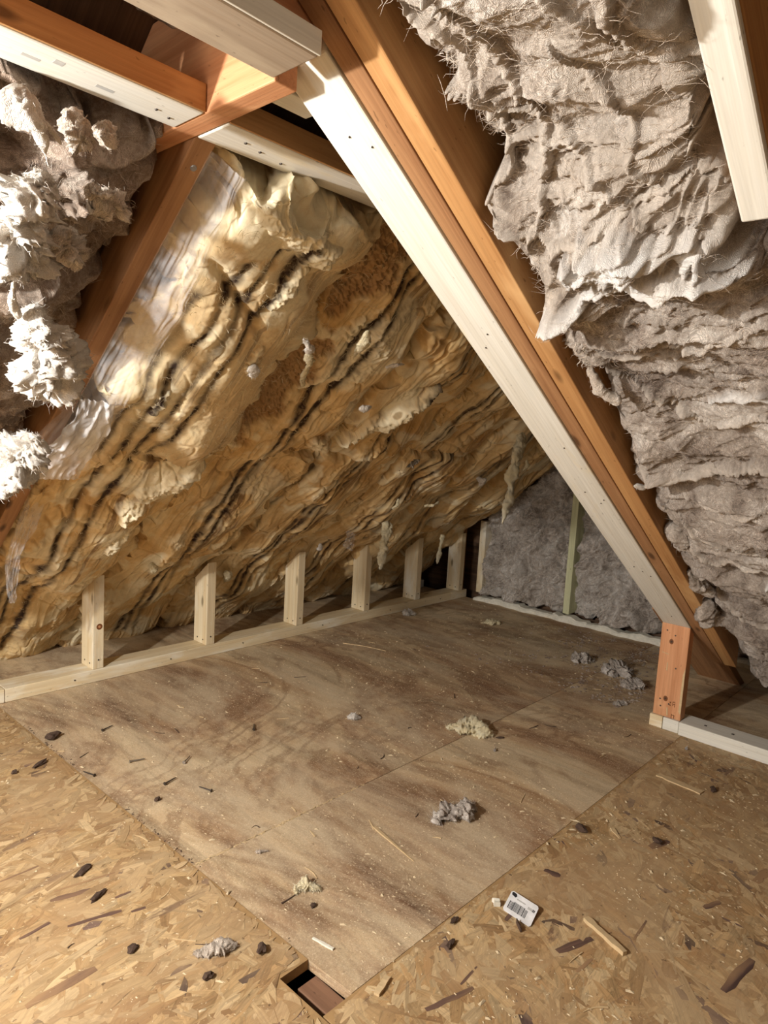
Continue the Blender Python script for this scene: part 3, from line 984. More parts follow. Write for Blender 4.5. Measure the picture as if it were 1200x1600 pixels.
def tuft(name, path, radii, seed, mat, label=None, parent=None, m=64, k=36, rough=0.55, nfib=90, group=None, freq=26.0, flatdir=None, flat=1.0, cat='insulation'):
    """irregular wad of wool along a world path with radii, plus loose fibres"""
    path = np.array(path, float)
    radii = np.array(radii, float)
    t = np.linspace(0, 1, m)
    tt = np.linspace(0, 1, len(path))
    C = np.stack([np.interp(t, tt, path[:, a]) for a in range(3)], 1)
    R = np.interp(t, tt, radii)
    ker = np.array([1, 2, 3, 4, 3, 2, 1]) / 16.0
    for _ in range(3):
        C[3:-3] = np.stack([np.convolve(C[:, a], ker, 'valid') for a in range(3)], 1)
        R[3:-3] = np.convolve(R, ker, 'valid')
    R = R * np.sqrt(np.clip(1 - (2 * t - 1) ** 8, 0.0, 1)) + 1e-4
    T = np.gradient(C, axis=0)
    T /= np.linalg.norm(T, axis=1)[:, None] + 1e-9
    ref = np.array([0.31, 0.52, 0.79]) if abs(T[m // 2] @ np.array([0.31, 0.52, 0.79])) < 0.85 else np.array([0.9, -0.3, 0.1])
    if flatdir is not None:
        ref = np.array(flatdir, float)
    S = np.cross(T, ref[None])
    S /= np.linalg.norm(S, axis=1)[:, None] + 1e-9
    B = np.cross(S, T)
    a = np.linspace(0, 2 * math.pi, k, endpoint=False)
    base = C[:, None] + (S[:, None] * np.cos(a)[None, :, None] + B[:, None] * (flat * np.sin(a))[None, :, None]) * R[:, None, None]
    bp = base.reshape(-1, 3)
    q = warp(bp * freq + seed * 5.3, 0.5, 1.0, seed)
    nz = fbm(q * 0.5, 4, seed, 0.6) * 1.7 + (ridged(q * 1.9, 4, seed + 40, 0.65) - 0.9) * 0.26 + fbm(q * 4.0, 2, seed + 60) * 0.22
    rr = np.clip(1 + rough * nz, 0.15, 2.2).reshape(m, k)
    V = (C[:, None] + (base - C[:, None]) * rr[:, :, None]).reshape(-1, 3)
    i = np.arange((m - 1) * k)
    r0, c0 = i // k, i % k
    Fq = np.stack([r0 * k + c0, r0 * k + (c0 + 1) % k, (r0 + 1) * k + (c0 + 1) % k, (r0 + 1) * k + c0], 1)
    org = V.mean(0)
    me = np_mesh(name, V - org, Fq, mat, True, [list(range(k))[::-1], list(range((m - 1) * k, m * k))])
    o = bpy.data.objects.new(name, me)
    o.location = org
    o.matrix_basis = Matrix.Translation(org)
    put(o, parent, label, cat if parent is None else None, group)
    if nfib:
        r = np.random.default_rng(seed + 900)
        idx = r.integers(0, len(V), nfib)
        d = V[idx] - np.repeat(C, k, 0)[idx]
        d /= np.linalg.norm(d, axis=1)[:, None] + 1e-9
        d = d * 0.6 + r.normal(0, 0.5, d.shape) + np.array([0, 0, -0.25])
        L = r.uniform(0.3, 1.0, (nfib, 1)) * np.clip(R.mean() * 0.7, 0.004, 0.013)
        p0 = V[idx]
        sd = np.cross(d, r.normal(0, 1, d.shape))
        sd /= np.linalg.norm(sd, axis=1)[:, None] + 1e-9
        p1 = p0 + d * L * 0.5 + sd * L * 0.1
        p2 = p0 + d * L * 0.8 + sd * L * 0.75
        w = 0.0003
        s2 = np.cross(d, sd)
        s2 /= np.linalg.norm(s2, axis=1)[:, None] + 1e-9
        VV = np.stack([p0 + s2 * w * 1.6, p0 - s2 * w * 1.6, p1 + s2 * w, p1 - s2 * w, p2 + s2 * w * 0.4, p2 - s2 * w * 0.4], 1).reshape(-1, 3)
        b = np.arange(nfib)[:, None] * 6
        FF = np.concatenate([b + np.array([[0, 1, 3, 2]]), b + np.array([[2, 3, 5, 4]])], 0)
        mf = np_mesh('loose_fibres', VV, FF, mat, True)
        of = bpy.data.objects.new('loose_fibres', mf)
        put(of, o, kind='stuff')
    return o


# ---- grey wool, right slope -------------------------------------------------
def gmap(x0, x1, y0, y1, off=0.0):
    def f(U, V):
        x = x0 + (x1 - x0) * U
        y = y0 + (y1 - y0) * V
        return np.stack([x + sa * off, y, zr(x) + ca * off], 1)
    return f


def grey_height(seed, amp=1.0, bulge=0.05, stretch=(1.0, 0.55, 1.0), base=0.0, fine=1.0, extra=None):
    st = np.array(stretch)

    def f(P, U, V):
        q = P * st
        q1 = warp(q * 4.2 + seed, 0.8, 0.8, seed)
        lump = fbm(q1, 3, seed + 1, 0.45) * 0.075
        q2 = warp(q * 9.0 + seed, 1.3, 0.6, seed + 3)
        fold = (np.sqrt(ridged(q2, 2, seed + 4, 0.45) / 1.45) - 0.7) * 0.030
        q3 = warp(q * 24.0 + seed, 1.4, 0.45, seed + 7)
        fin = (ridged(q3 * np.array([1.0, 0.45, 1.0]), 4, seed + 8, 0.6) - 0.85) * 0.0095
        msk = sstep(-0.2, 0.35, fbm(P * 6 + 3.3, 2, seed + 77))
        fz = fbm(P * 130, 2, seed + 21) * 0.0016
        h = base + bulge * (1 - np.abs(2 * V - 1) ** 2.6) + amp * (lump + fold) + fine * (fin * (0.35 + 0.9 * msk) + fz)
        return h + (extra(P, U, V) if extra is not None else 0.0)
    return f


def path_ridge(U, V, P, paths, seed):
    """raised strands: list of (path uv, half width, height, kind); returns height, white mask, pale mask"""
    h = np.zeros(len(U))
    wm = np.zeros(len(U))
    pm = np.zeros(len(U))
    # metric size of the patch
    Lu = np.linalg.norm(P[-1] - P[0] - (P[np.argmax(V * (U == 0))] - P[0]))
    Lv = np.linalg.norm(P[np.argmax(V * (U == 0))] - P[0])
    X = np.stack([U * Lu, V * Lv], 1)
    wx = 0.012 * fbm(P * 16 + seed, 3, seed + 1)
    wy = 0.012 * fbm(P * 16 + seed + 50, 3, seed + 2)
    X = X + np.stack([wx, wy], 1)
    for j, (pth, w, hh, kind) in enumerate(paths):
        pth = np.array(pth, float)
        t = np.linspace(0, 1, 60)
        tt = np.linspace(0, 1, len(pth))
        c = np.stack([np.interp(t, tt, pth[:, 0]) * Lu, np.interp(t, tt, pth[:, 1]) * Lv], 1)
        ker = np.ones(9) / 9
        for _ in range(2):
            c[4:-4] = np.stack([np.convolve(c[:, q], ker, 'valid') for q in (0, 1)], 1)
        lo, hi = c.min(0) - 4 * w, c.max(0) + 4 * w
        idx = np.where((X[:, 0] > lo[0]) & (X[:, 0] < hi[0]) & (X[:, 1] > lo[1]) & (X[:, 1] < hi[1]))[0]
        if len(idx) == 0:
            continue
        best = np.full(len(idx), 1e9)
        bt = np.zeros(len(idx))
        for q in range(60):
            d = (X[idx, 0] - c[q, 0]) ** 2 + (X[idx, 1] - c[q, 1]) ** 2
            k = d < best
            best[k] = d[k]
            bt[k] = t[q]
        ww = w * (0.55 + 0.9 * np.abs(np.sin(bt * 9 + j * 1.7)) * 0.6 + 0.25 * np.sin(bt * 23 + j)) * (np.sin(np.clip(bt, 0.02, 0.98) * math.pi) ** 0.4)
        rel = np.sqrt(best) / np.maximum(ww, 1e-4)
        prof = np.clip(1 - rel ** 2, 0, 1) ** 0.6
        h[idx] = np.maximum(h[idx], hh * prof)
        soft = np.clip(1.25 - rel, 0, 1)
        if kind == 'w':
            wm[idx] = np.maximum(wm[idx], soft)
        else:
            pm[idx] = np.maximum(pm[idx], soft * 0.7)
    return h, np.clip(wm, 0, 1), np.clip(pm, 0, 1)


def stranded(paths, seed, more=None, pale=0.0):
    cache = {}

    def get(P, U, V):
        if 'r' not in cache:
            cache['r'] = path_ridge(U, V, P, paths, seed)
        return cache['r']

    def extra(P, U, V):
        h = get(P, U, V)[0]
        return h + (more(P, U, V) if more is not None else 0.0)

    def marks(P, U, V, h):
        _, w, p = get(P, U, V)
        w = np.clip(w * 1.1, 0, 1)
        if pale:
            p = np.maximum(p, pale * sstep(-0.1, 0.3, fbm(P * 9 + 4.4, 4, seed + 31)))
        return np.stack([w, p, np.zeros(len(U))], 1)
    return extra, marks


nR = (-sa, 0, -ca)
PU = [([(0.925, 0.97), (0.90, 0.82), (0.885, 0.70), (0.88, 0.55), (0.885, 0.42), (0.90, 0.30), (0.92, 0.05)], 0.016, 0.030, 'w'),
      ([(0.83, 0.76), (0.815, 0.66), (0.815, 0.55)], 0.034, 0.030, 'w'), ([(0.825, 0.56), (0.84, 0.46), (0.86, 0.36)], 0.030, 0.022, 'w'), ([(0.87, 0.36), (0.90, 0.2), (0.92, 0.05)], 0.034, 0.02, 'w'),
      ([(0.52, 0.98), (0.60, 0.80), (0.70, 0.66), (0.79, 0.55)], 0.007, 0.012, 'p'), ([(0.20, 0.80), (0.42, 0.74), (0.62, 0.76), (0.80, 0.90)], 0.009, 0.016, 'p'),
      ([(0.25, 0.35), (0.45, 0.45), (0.62, 0.40), (0.78, 0.30)], 0.010, 0.014, 'p'), ([(0.77, 0.97), (0.80, 0.80), (0.77, 0.60), (0.74, 0.42)], 0.008, 0.014, 'p'),
      ([(0.50, 0.60), (0.60, 0.54), (0.70, 0.56), (0.76, 0.48)], 0.006, 0.010, 'p'), ([(0.30, 0.60), (0.45, 0.52), (0.55, 0.44)], 0.007, 0.010, 'p'), ([(0.68, 0.34), (0.74, 0.24), (0.82, 0.10)], 0.012, 0.012, 'p'),
      ([(0.35, 0.95), (0.50, 0.88), (0.62, 0.90), (0.74, 0.97)], 0.010, 0.016, 'p'), ([(0.40, 0.30), (0.52, 0.20), (0.60, 0.08)], 0.010, 0.012, 'p')]
PU = [([(u_, max(0.03, (0.462 * v_ - 0.16) / 0.302)) for u_, v_ in p_ if v_ > 0.28], w_, h_, k_) for p_, w_, h_, k_ in PU if sum(v_ > 0.28 for _, v_ in p_) > 1]
exU, mkU = stranded(PU, 5, lambda P, U, V: 0.030 * np.exp(-((U - 0.85) / 0.10) ** 2), 0.45)
gu, QU, nn = batt('insulation_batt', gmap(0.30, 1.03, 0.29, 0.580, 0.03), 460, 210, nR, grey_height(11, 1.1, 0.045, extra=exU), (0.05, 0.07), -0.12, 0.02, 1, M['grey'], mkU,
                  lab='grey wool batt with pale folds high on the right slope', group='grey wool batts', flip=True)
fibres(gu, QU, nn, 1500, 1, M['palewool'], bias=(0, 1, 0), width=0.00028, lift=0.004)
PL = [([(0.10, 0.97), (0.115, 0.84), (0.105, 0.72), (0.11, 0.62)], 0.006, 0.010, 'p'), ([(0.13, 0.96), (0.165, 0.80), (0.20, 0.64), (0.19, 0.45), (0.195, 0.30)], 0.008, 0.014, 'p'),
      ([(0.265, 0.98), (0.27, 0.87), (0.275, 0.74), (0.258, 0.62), (0.245, 0.45), (0.25, 0.3)], 0.017, 0.026, 'p'), ([(0.33, 0.93), (0.37, 0.78), (0.385, 0.64), (0.37, 0.45)], 0.007, 0.012, 'p'),
      ([(0.40, 0.96), (0.435, 0.82), (0.43, 0.68), (0.42, 0.5)], 0.008, 0.012, 'p'), ([(0.07, 0.70), (0.085, 0.55), (0.065, 0.40)], 0.006, 0.010, 'p'), ([(0.49, 0.93), (0.51, 0.78), (0.50, 0.6)], 0.008, 0.012, 'p'),
      ([(0.58, 0.95), (0.61, 0.80), (0.60, 0.62)], 0.010, 0.014, 'p'), ([(0.30, 0.86), (0.32, 0.70), (0.31, 0.5)], 0.005, 0.009, 'p'), ([(0.17, 0.60), (0.155, 0.45), (0.17, 0.30)], 0.012, 0.012, 'w'),
      ([(0.46, 0.60), (0.45, 0.50), (0.455, 0.4)], 0.008, 0.010, 'w'), ([(0.68, 0.95), (0.70, 0.85), (0.72, 0.7)], 0.009, 0.012, 'p')]
exL, mkL = stranded(PL, 9, None, 0.15)
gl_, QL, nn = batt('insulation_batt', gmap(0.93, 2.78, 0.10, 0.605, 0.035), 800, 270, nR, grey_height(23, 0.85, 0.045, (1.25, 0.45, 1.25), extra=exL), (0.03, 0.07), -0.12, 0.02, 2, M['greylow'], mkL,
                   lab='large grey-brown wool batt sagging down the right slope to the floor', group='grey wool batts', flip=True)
fibres(gl_, QL, nn, 4000, 2, M['palewool'], bias=(0, 1, 0), width=0.00028, lift=0.004)
# narrow strip of wool hanging along the doubled rafter
gs, QS, nn2 = batt('insulation_strip', gmap(0.40, 0.80, 0.548, 0.600, 0.075), 160, 40, nR, grey_height(31, 0.4, 0.02), (0.04, 0.2), -0.03, 0.012, 3, M['grey'],
                   lab='narrow grey wool strip beside the orange rafter at the top', flip=True)
fibres(gs, QS, nn2, 500, 9, M['palewool'], lmax=0.03)
gs, QS, nn2 = batt('insulation_strip', gmap(0.83, 1.16, 0.545, 0.605, 0.055), 140, 40, nR, grey_height(37, 0.5, 0.02), (0.05, 0.2), -0.03, 0.014, 5, M['grey'],
                   lab='dark frayed wool strip sagging beside the orange rafter midway', flip=True)
fibres(gs, QS, nn2, 400, 10, M['palewool'], lmax=0.03)
tuft('wool_tuft', [(1.16, 0.59, zr(1.16) + 0.02), (1.19, 0.575, zr(1.19) - 0.005), (1.22, 0.55, zr(1.22) + 0.0)], [0.008, 0.010, 0.008], 51, M['palewool'], 'curled grey wool wisp poking toward the orange rafter', m=40, k=20)
tuft('wool_tuft', [(1.47, 0.615, zr(1.47) - 0.004), (1.485, 0.610, zr(1.485) + 0.006), (1.50, 0.600, zr(1.5) + 0.012)], [0.003, 0.006, 0.005], 52, M['whitewool'], 'tiny white wool flock stuck to the orange rafter', m=30, k=16, nfib=30)
for i, (x, y, o_, r_, lb) in enumerate(((1.72, 0.585, 0.03, 0.028, 'dark frayed wool wad in the gap beside the lower orange rafter'), (1.92, 0.60, 0.02, 0.022, 'small grey wool knot above the lower end of the orange rafter'),
                                       (2.08, 0.61, 0.015, 0.026, 'grey wool flock hanging at the lower end of the orange rafter'))):
    tuft('wool_tuft', [(x - 0.05, y + 0.01, zr(x - 0.05) + o_), (x, y, zr(x) + o_ - 0.01), (x + 0.06, y - 0.02, zr(x + 0.06) + o_)], [r_ * 0.6, r_, r_ * 0.7], 60 + i, M['grey'], lb, m=50, k=26)


# ---- grey wool, left bay ---------------------------------------------------------
def lmap(x0, x1, y0, y1, off=0.0):
    def f(U, V):
        y = y0 + (y1 - y0) * U
        x = x0 + (x1 - x0) * V
        return np.stack([x, y + sb * off, zl(y) + cb * off], 1)
    return f


nL = (0, -sb, -cb)
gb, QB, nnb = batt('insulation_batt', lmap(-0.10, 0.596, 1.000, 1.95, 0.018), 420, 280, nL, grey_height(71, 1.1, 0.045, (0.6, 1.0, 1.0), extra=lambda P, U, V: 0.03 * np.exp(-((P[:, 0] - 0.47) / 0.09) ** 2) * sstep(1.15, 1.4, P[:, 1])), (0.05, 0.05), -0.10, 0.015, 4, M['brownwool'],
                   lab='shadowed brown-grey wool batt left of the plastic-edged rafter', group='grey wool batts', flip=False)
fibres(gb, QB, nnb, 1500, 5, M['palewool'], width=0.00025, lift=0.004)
# pale wads hanging off it, close to the camera
def L_(x, y, d):
    d = d - (0.034 if y > 2.0 else 0.0)
    return (x, y - sb * d, zl(y) - cb * d)



tuft('wool_tuft', [L_(0.320, 0.995, 0.08), L_(0.336, 0.995, 0.10), L_(0.352, 0.998, 0.12), L_(0.362, 1.015, 0.12), L_(0.375, 1.035, 0.12)], [0.017, 0.019, 0.009, 0.007, 0.002], 81, M['whitewool'],
     'bright white wool streamer hanging under the left tie', m=60, k=26)
tuft('wool_tuft', [L_(0.356, 0.995, 0.11), L_(0.368, 1.000, 0.115), L_(0.380, 1.008, 0.12)], [0.007, 0.006, 0.002], 82, M['whitewool'], 'short side wisp of the white wool streamer', m=30, k=16, nfib=30)
tuft('wool_tuft', [L_(0.400, 1.000, 0.06), L_(0.402, 1.000, 0.09), L_(0.404, 1.002, 0.11), L_(0.425, 1.002, 0.10)], [0.010, 0.011, 0.012, 0.007], 83, M['palewool'], 'beige wool tongue hanging below the ink-stamped tie', m=60, k=30, rough=0.9, freq=60, nfib=200)
tuft('wool_tuft', [L_(0.448, 1.000, 0.06), L_(0.450, 1.000, 0.08), L_(0.452, 1.002, 0.10)], [0.009, 0.009, 0.006], 84, M['palewool'], 'small beige wool finger nearest the orange header', m=60, k=30, rough=0.9, freq=60, nfib=200)
tuft('wool_tuft', [L_(0.384, 1.050, 0.10), L_(0.372, 1.080, 0.12), L_(0.366, 1.115, 0.125), L_(0.376, 1.150, 0.12), L_(0.380, 1.175, 0.11)], [0.014, 0.034, 0.040, 0.036, 0.018], 85, M['whitewool'], 'large bright white wool clump at the left edge', m=100, k=64, rough=0.75, freq=36, nfib=1300)
tuft('wool_tuft', [L_(0.384, 1.175, 0.12), L_(0.386, 1.195, 0.12), L_(0.392, 1.215, 0.12), L_(0.410, 1.240, 0.12)], [0.006, 0.005, 0.006, 0.009], 86, M['whitewool'], 'thin white wool rope joining two clumps on the left', m=50, k=18, nfib=120)
tuft('wool_tuft', [L_(0.430, 1.225, 0.11), L_(0.450, 1.260, 0.12), L_(0.470, 1.300, 0.125), L_(0.495, 1.345, 0.12), L_(0.515, 1.375, 0.115)], [0.014, 0.030, 0.036, 0.034, 0.012], 87, M['whitewool'], 'dense cream-white wool clump just left of the plastic', m=100, k=64, rough=0.7, freq=38, nfib=1300)
tuft('wool_tuft', [L_(0.530, 1.475, 0.11), L_(0.515, 1.505, 0.12), L_(0.500, 1.535, 0.12), L_(0.490, 1.575, 0.11)], [0.014, 0.032, 0.038, 0.026], 88, M['whitewool'], 'ragged pale wool clump at the left edge above the stud row', m=100, k=64, rough=0.75, freq=36, nfib=1000)
tuft('wool_tuft', [L_(0.440, 1.060, 0.09), L_(0.462, 1.060, 0.105), L_(0.482, 1.066, 0.10), L_(0.495, 1.078, 0.09)], [0.010, 0.016, 0.018, 0.010], 89, M['palewool'], 'tan wool fold in the shade beside the left rafter', m=70, k=40, rough=1.0, freq=60, nfib=300)
tuft('wool_tuft', [L_(0.420, 1.110, 0.10), L_(0.445, 1.130, 0.115), L_(0.468, 1.145, 0.10)], [0.014, 0.020, 0.014], 90, M['palewool'], 'beige crumpled wool flap under the white clump', m=70, k=40, rough=1.0, freq=60, nfib=300)
# dark wool above the ties
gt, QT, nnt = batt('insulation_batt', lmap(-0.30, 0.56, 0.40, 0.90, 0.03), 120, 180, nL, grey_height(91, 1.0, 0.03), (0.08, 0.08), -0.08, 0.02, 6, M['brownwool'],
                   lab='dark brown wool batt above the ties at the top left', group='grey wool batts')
tuft('wool_tuft', [(0.40, 0.80, 1.46), (0.405, 0.80, 1.44), (0.415, 0.80, 1.425)], [0.008, 0.010, 0.004], 92, M['whitewool'], 'small white wool wisp above the ties at the top edge', m=30, k=18, nfib=40)


# ---- gable batts ----------------------------------------------------------------------
def gabmap(y0, y1, ztop):
    def f(U, V):
        y = y0 + (y1 - y0) * V
        zt = np.minimum(ztop, zl(y) + 0.06)
        z = 0.035 + (zt - 0.035) * U
        return np.stack([np.full_like(y, 3.165), y, z], 1)
    return f


nG = (-1, 0, 0)
g1, QG, nng = batt('insulation_batt', gabmap(2.118, 1.606, 1.0), 260, 190, nG, grey_height(111, 1.0, 0.03, (1, 1.7, 1.5)), (0.03, 0.06), -0.06, 0.012, 7, M['greydk'],
                   lab='grey wool batt on the gable wall, left of the greenish stud', group='grey wool batts', flip=False)
fibres(g1, QG, nng, 2200, 12, M['palewool'], width=0.0007)
g2, QG2, nng = batt('insulation_batt', gabmap(1.584, 0.70, 1.15), 300, 240, nG, grey_height(117, 1.0, 0.03, (1, 1.7, 1.5)), (0.03, 0.05), -0.06, 0.012, 8, M['greydk'],
                    lab='grey wool batt on the gable wall, right of the greenish stud', group='grey wool batts', flip=False)
fibres(g2, QG2, nng, 2000, 13, M['palewool'], width=0.0007)

# ragged white foam-sealed plate along the gable wall foot
yy = np.linspace(2.140, 0.72, 160)
top = 0.026 + 0.016 * (fbm(np.stack([yy * 9, yy * 0, yy * 0 + 4], 1), 4, 3)) + 0.004 * np.sign(np.sin(yy * 17))
V = []
for y, t_ in zip(yy, top):
    fx = 3.118 + 0.006 * math.sin(y * 23) + 0.004 * math.sin(y * 61)
    V += [(fx, y, 0.0005), (fx - 0.003, y, t_ * 0.7), (fx + 0.006, y, t_), (3.17, y, t_)]
k = 4
Fq = [(i * k + j, i * k + j + 1, (i + 1) * k + j + 1, (i + 1) * k + j) for i in range(len(yy) - 1) for j in range(3)]
me = np_mesh('sill_plate', V, Fq, M['foam'], False)
o = bpy.data.objects.new('sill_plate', me)
put(o, None, 'ragged white foam-coated plate along the foot of the gable wall', 'plate')


# ---- yellow batts, left slope ---------------------------------------------------
def streak(P, xs, w, seed):
    y = P[:, 1]
    out = 0
    for i, (x0, y0, y1, s) in enumerate(xs):
        q = np.stack([y * 7 + i * 13, y * 0 + seed, y * 0], 1)
        cx = x0 + 0.012 * fbm(q * 0.7, 3, seed + i)
        ww = w * (0.8 + 0.9 * np.abs(fbm(q * 2.3 + 9, 3, seed + i + 50)) * 2)
        g = np.exp(-((P[:, 0] - cx) / ww) ** 2) * s * 1.25
        br = sstep(-0.25, 0.1, fbm(q * 1.7 + 31, 3, seed + i + 80))
        g = g * (0.62 + 0.38 * br) * sstep(y0, y0 + 0.03, y) * (1 - sstep(y1 - 0.03, y1, y))
        out = np.maximum(out, g)
    return out


def yellow(name, x0, x1, y0, y1, off, bulge, seed, xs, lab, res=0.003, pale=None, brown=None, edge=(0.06, 0.07), sw=0.006, extra=None, amp=1.0, ragged=0.02, torn=None, wramp=0.0045, soft=1.0, lightness=0.0):
    tn, tm = stranded([([((y_ - y0) / (y1 - y0), (x_ - x0) / (x1 - x0)) for x_, y_ in p_], w_, h_, 'w') for p_, w_, h_ in torn], seed) if torn else (None, None)
    nu = max(60, int((y1 - y0) / cb / res))
    nv = max(50, int((x1 - x0) / res))

    def height(P, U, V):
        lump = fbm(warp(P * np.array([4.4, 2.6, 2.6]) + seed, 0.4, 1.0, seed), 2, seed + 1) * 0.042
        q2 = warp(P * np.array([8.0, 5.0, 5.0]) + seed, 0.9, 0.7, seed + 3)
        cre = -np.exp(-(fbm(q2 * 0.8, 2, seed + 4) / 0.035) ** 2) * 0.006
        pil = fbm(P * 9.0 + seed, 2, seed + 14) * 0.008
        wr = (ridged(warp(P * np.array([22.0, 2.6, 2.6]) + seed, 0.5, 0.5, seed + 9), 2, seed + 6, 0.5) - 0.7) * wramp
        msk = sstep(0.05, 0.4, fbm(P * 7 + 1.3, 2, seed + 77))
        cr = (ridged(warp(P * 26.0 + seed, 1.0, 0.6, seed + 19), 3, seed + 16, 0.55) - 0.7) * 0.004 * msk
        h = bulge * (1 - np.abs(2 * V - 1) ** 3) + amp * (lump + soft * (cre + pil)) + wr + soft * cr + fbm(P * 120, 2, seed + 31) * 0.0006
        st = streak(P, xs, sw * 1.6, seed)
        h = h - 0.007 * st
        if extra is not None:
            h = h + extra(P, U, V)
        if tn is not None:
            t_ = tn(P, U, V)
            h = h + t_ * (1 + 0.35 * (ridged(P * 40, 3, seed + 5) - 0.8))
        if brown is not None:
            h = h + brown(P) * ((ridged(warp(P * 55.0, 0.6, 1.0, seed), 3, seed + 71, 0.6) - 0.8) * 0.010 - 0.012)
        return h

    def marks(P, U, V, h):
        r = streak(P, xs, sw, seed)
        g = sstep(0.12, 0.38, fbm(P * 8 + seed * 2.2, 4, seed + 61)) * 0.75
        g = np.maximum(g, lightness)
        if pale is not None:
            g = np.maximum(g, pale(P))
        if tm is not None:
            g = np.maximum(g, tm(P, U, V, h)[:, 0])
        b = brown(P) * 0.75 if brown is not None else np.zeros(len(P))
        return np.stack([np.clip(r, 0, 1), np.clip(g * (1 - b), 0, 1), b], 1)
    o, Q, n = batt(name, lmap(x0, x1, y0, y1, off), nu, nv, nL, height, edge, -0.10, ragged, seed, M['yellow'], marks, lab, group='yellow wool batts', flip=False)
    return o, Q, n


def blob(cx, cy, rx, ry, soft=0.35, seed=0):
    def f(P):
        d = np.sqrt(((P[:, 0] - cx) / rx) ** 2 + ((P[:, 1] - cy) / ry) ** 2) + 0.45 * fbm(P * 14, 3, seed + 7)
        return 1 - sstep(1 - soft, 1, d)
    return f


def union(*fs):
    return lambda P: np.maximum.reduce([f(P) for f in fs])


S1 = [(0.745, 1.2, 1.65, .7), (0.795, 1.12, 1.66, .9), (0.842, 1.08, 1.66, .95), (0.887, 1.05, 1.66, 1.0)]
pale1 = union(blob(0.83, 1.06, 0.16, 0.08), blob(0.80, 1.45, 0.05, 0.05), blob(0.94, 1.20, 0.05, 0.06))


def cross1(P, U, V):          # two cross creases near the top of the first batt
    yc = 1.20 + 0.55 * (P[:, 0] - 0.80) + 0.012 * fbm(P * 20, 2, 5)
    g = np.exp(-((P[:, 1] - yc) / 0.010) ** 2) * sstep(0.70, 0.76, P[:, 0]) * (1 - sstep(0.9, 0.95, P[:, 0]))
    top = np.exp(-(((P[:, 1] - 1.06) / 0.06) ** 2)) * 0.03
    return -0.016 * g + top


y1u, Q1u, nY = yellow('insulation_batt', 0.655, 1.10, 0.985, 1.675, 0.02, 0.045, 201, S1, 'big pale-yellow pillowy wool batt beside the clear plastic', 0.0022, pale1, None, (0.05, 0.09), 0.0070, cross1, 1.0, 0.03, wramp=0.0010, soft=0.45, lightness=0.32, torn=[([(0.72, 1.02), (0.80, 1.035), (0.88, 1.06), (0.95, 1.09)], 0.045, 0.024), ([(0.90, 1.09), (0.91, 1.14), (0.90, 1.20)], 0.028, 0.016), ([(0.955, 1.29), (0.95, 1.345)], 0.02, 0.010), ([(0.80, 1.42), (0.80, 1.48)], 0.016, 0.014)])
fibres(y1u, Q1u, nY, 1200, 21, M['creamwool'], lmax=0.03, width=0.0004)
S1b = [(0.785, 1.60, 2.6, .95), (0.845, 1.60, 2.6, 1.0), (0.90, 1.62, 1.86, .3), (0.715, 2.0, 2.6, .5), (0.745, 2.1, 2.6, .7)]
y1l, Q1l, nY = yellow('insulation_batt', 0.64, 1.075, 1.605, 2.66, 0.03, 0.035, 207, S1b, 'yellow wool batt with two black streaks above the leftmost stud', 0.0026,
                      union(blob(0.97, 1.72, 0.13, 0.11), blob(0.95, 1.95, 0.06, 0.05)), None, (0.03, 0.09), 0.0085, lambda P, U, V: 0.03 * np.exp(-((P[:, 1] - 1.72) / 0.1) ** 2) - 0.028 * np.exp(-((P[:, 1] - 2.25) / 0.13) ** 2), 1.1, torn=[([(1.07, 1.655), (1.0, 1.70), (0.95, 1.78), (0.93, 1.86)], 0.050, 0.020), ([(0.98, 1.94), (0.96, 2.0)], 0.03, 0.012)])
S2 = [(1.252, 1.02, 1.66, 1.0), (1.297, 1.05, 1.66, 1.0)]
y2u, Q2u, nY = yellow('insulation_batt', 1.065, 1.485, 0.98, 1.66, 0.045, 0.035, 213, S2, 'yellow wool batt with crumbly brown patch beside the big pillowy batt', 0.0028,
                      union(blob(1.28, 1.33, 0.09, 0.14), blob(1.33, 1.22, 0.07, 0.06)), union(blob(1.13, 1.46, 0.10, 0.17, 0.3), blob(1.12, 1.12, 0.09, 0.14, 0.3)), (0.05, 0.08), 0.0095, None, 1.2, torn=[([(1.21, 1.42), (1.26, 1.34), (1.31, 1.24), (1.34, 1.16)], 0.055, 0.008), ([(1.39, 1.57), (1.43, 1.595), (1.47, 1.60)], 0.032, 0.026), ([(1.20, 1.20), (1.21, 1.27)], 0.018, 0.016)])
S2b = [(1.262, 1.60, 2.6, 1.0), (1.30, 1.66, 2.6, 1.0), (1.335, 1.95, 2.6, .5), (1.22, 1.75, 2.05, .4), (1.42, 1.7, 2.4, .35)]
y2l, Q2l, nY = yellow('insulation_batt', 1.06, 1.485, 1.615, 2.66, 0.035, 0.03, 219, S2b, 'yellow wool batt with double black streak above the second stud', 0.003, blob(1.16, 2.12, 0.04, 0.05), None, (0.03, 0.08), 0.0100,
                      lambda P, U, V: -0.025 * np.exp(-((P[:, 1] - 2.25) / 0.13) ** 2))
S3 = [(1.66, 1.0, 1.66, .8), (1.71, 1.0, 1.66, .9)]
y3u, Q3u, nY = yellow('insulation_batt', 1.475, 1.905, 0.98, 1.66, 0.04, 0.035, 225, S3, 'creased brown-yellow wool batt with a bright torn tongue, mid slope', 0.0034, union(blob(1.59, 1.43, 0.035, 0.11)), None, (0.05, 0.08), 0.008, None, 1.3, torn=[([(1.665, 1.335), (1.63, 1.40), (1.59, 1.47), (1.53, 1.545), (1.50, 1.575)], 0.036, 0.034)])
S3b = [(1.505, 1.62, 2.4, .6), (1.655, 1.60, 2.6, .8), (1.69, 1.60, 2.6, 1.0), (1.73, 1.62, 2.6, .8), (1.79, 1.7, 2.4, .4)]
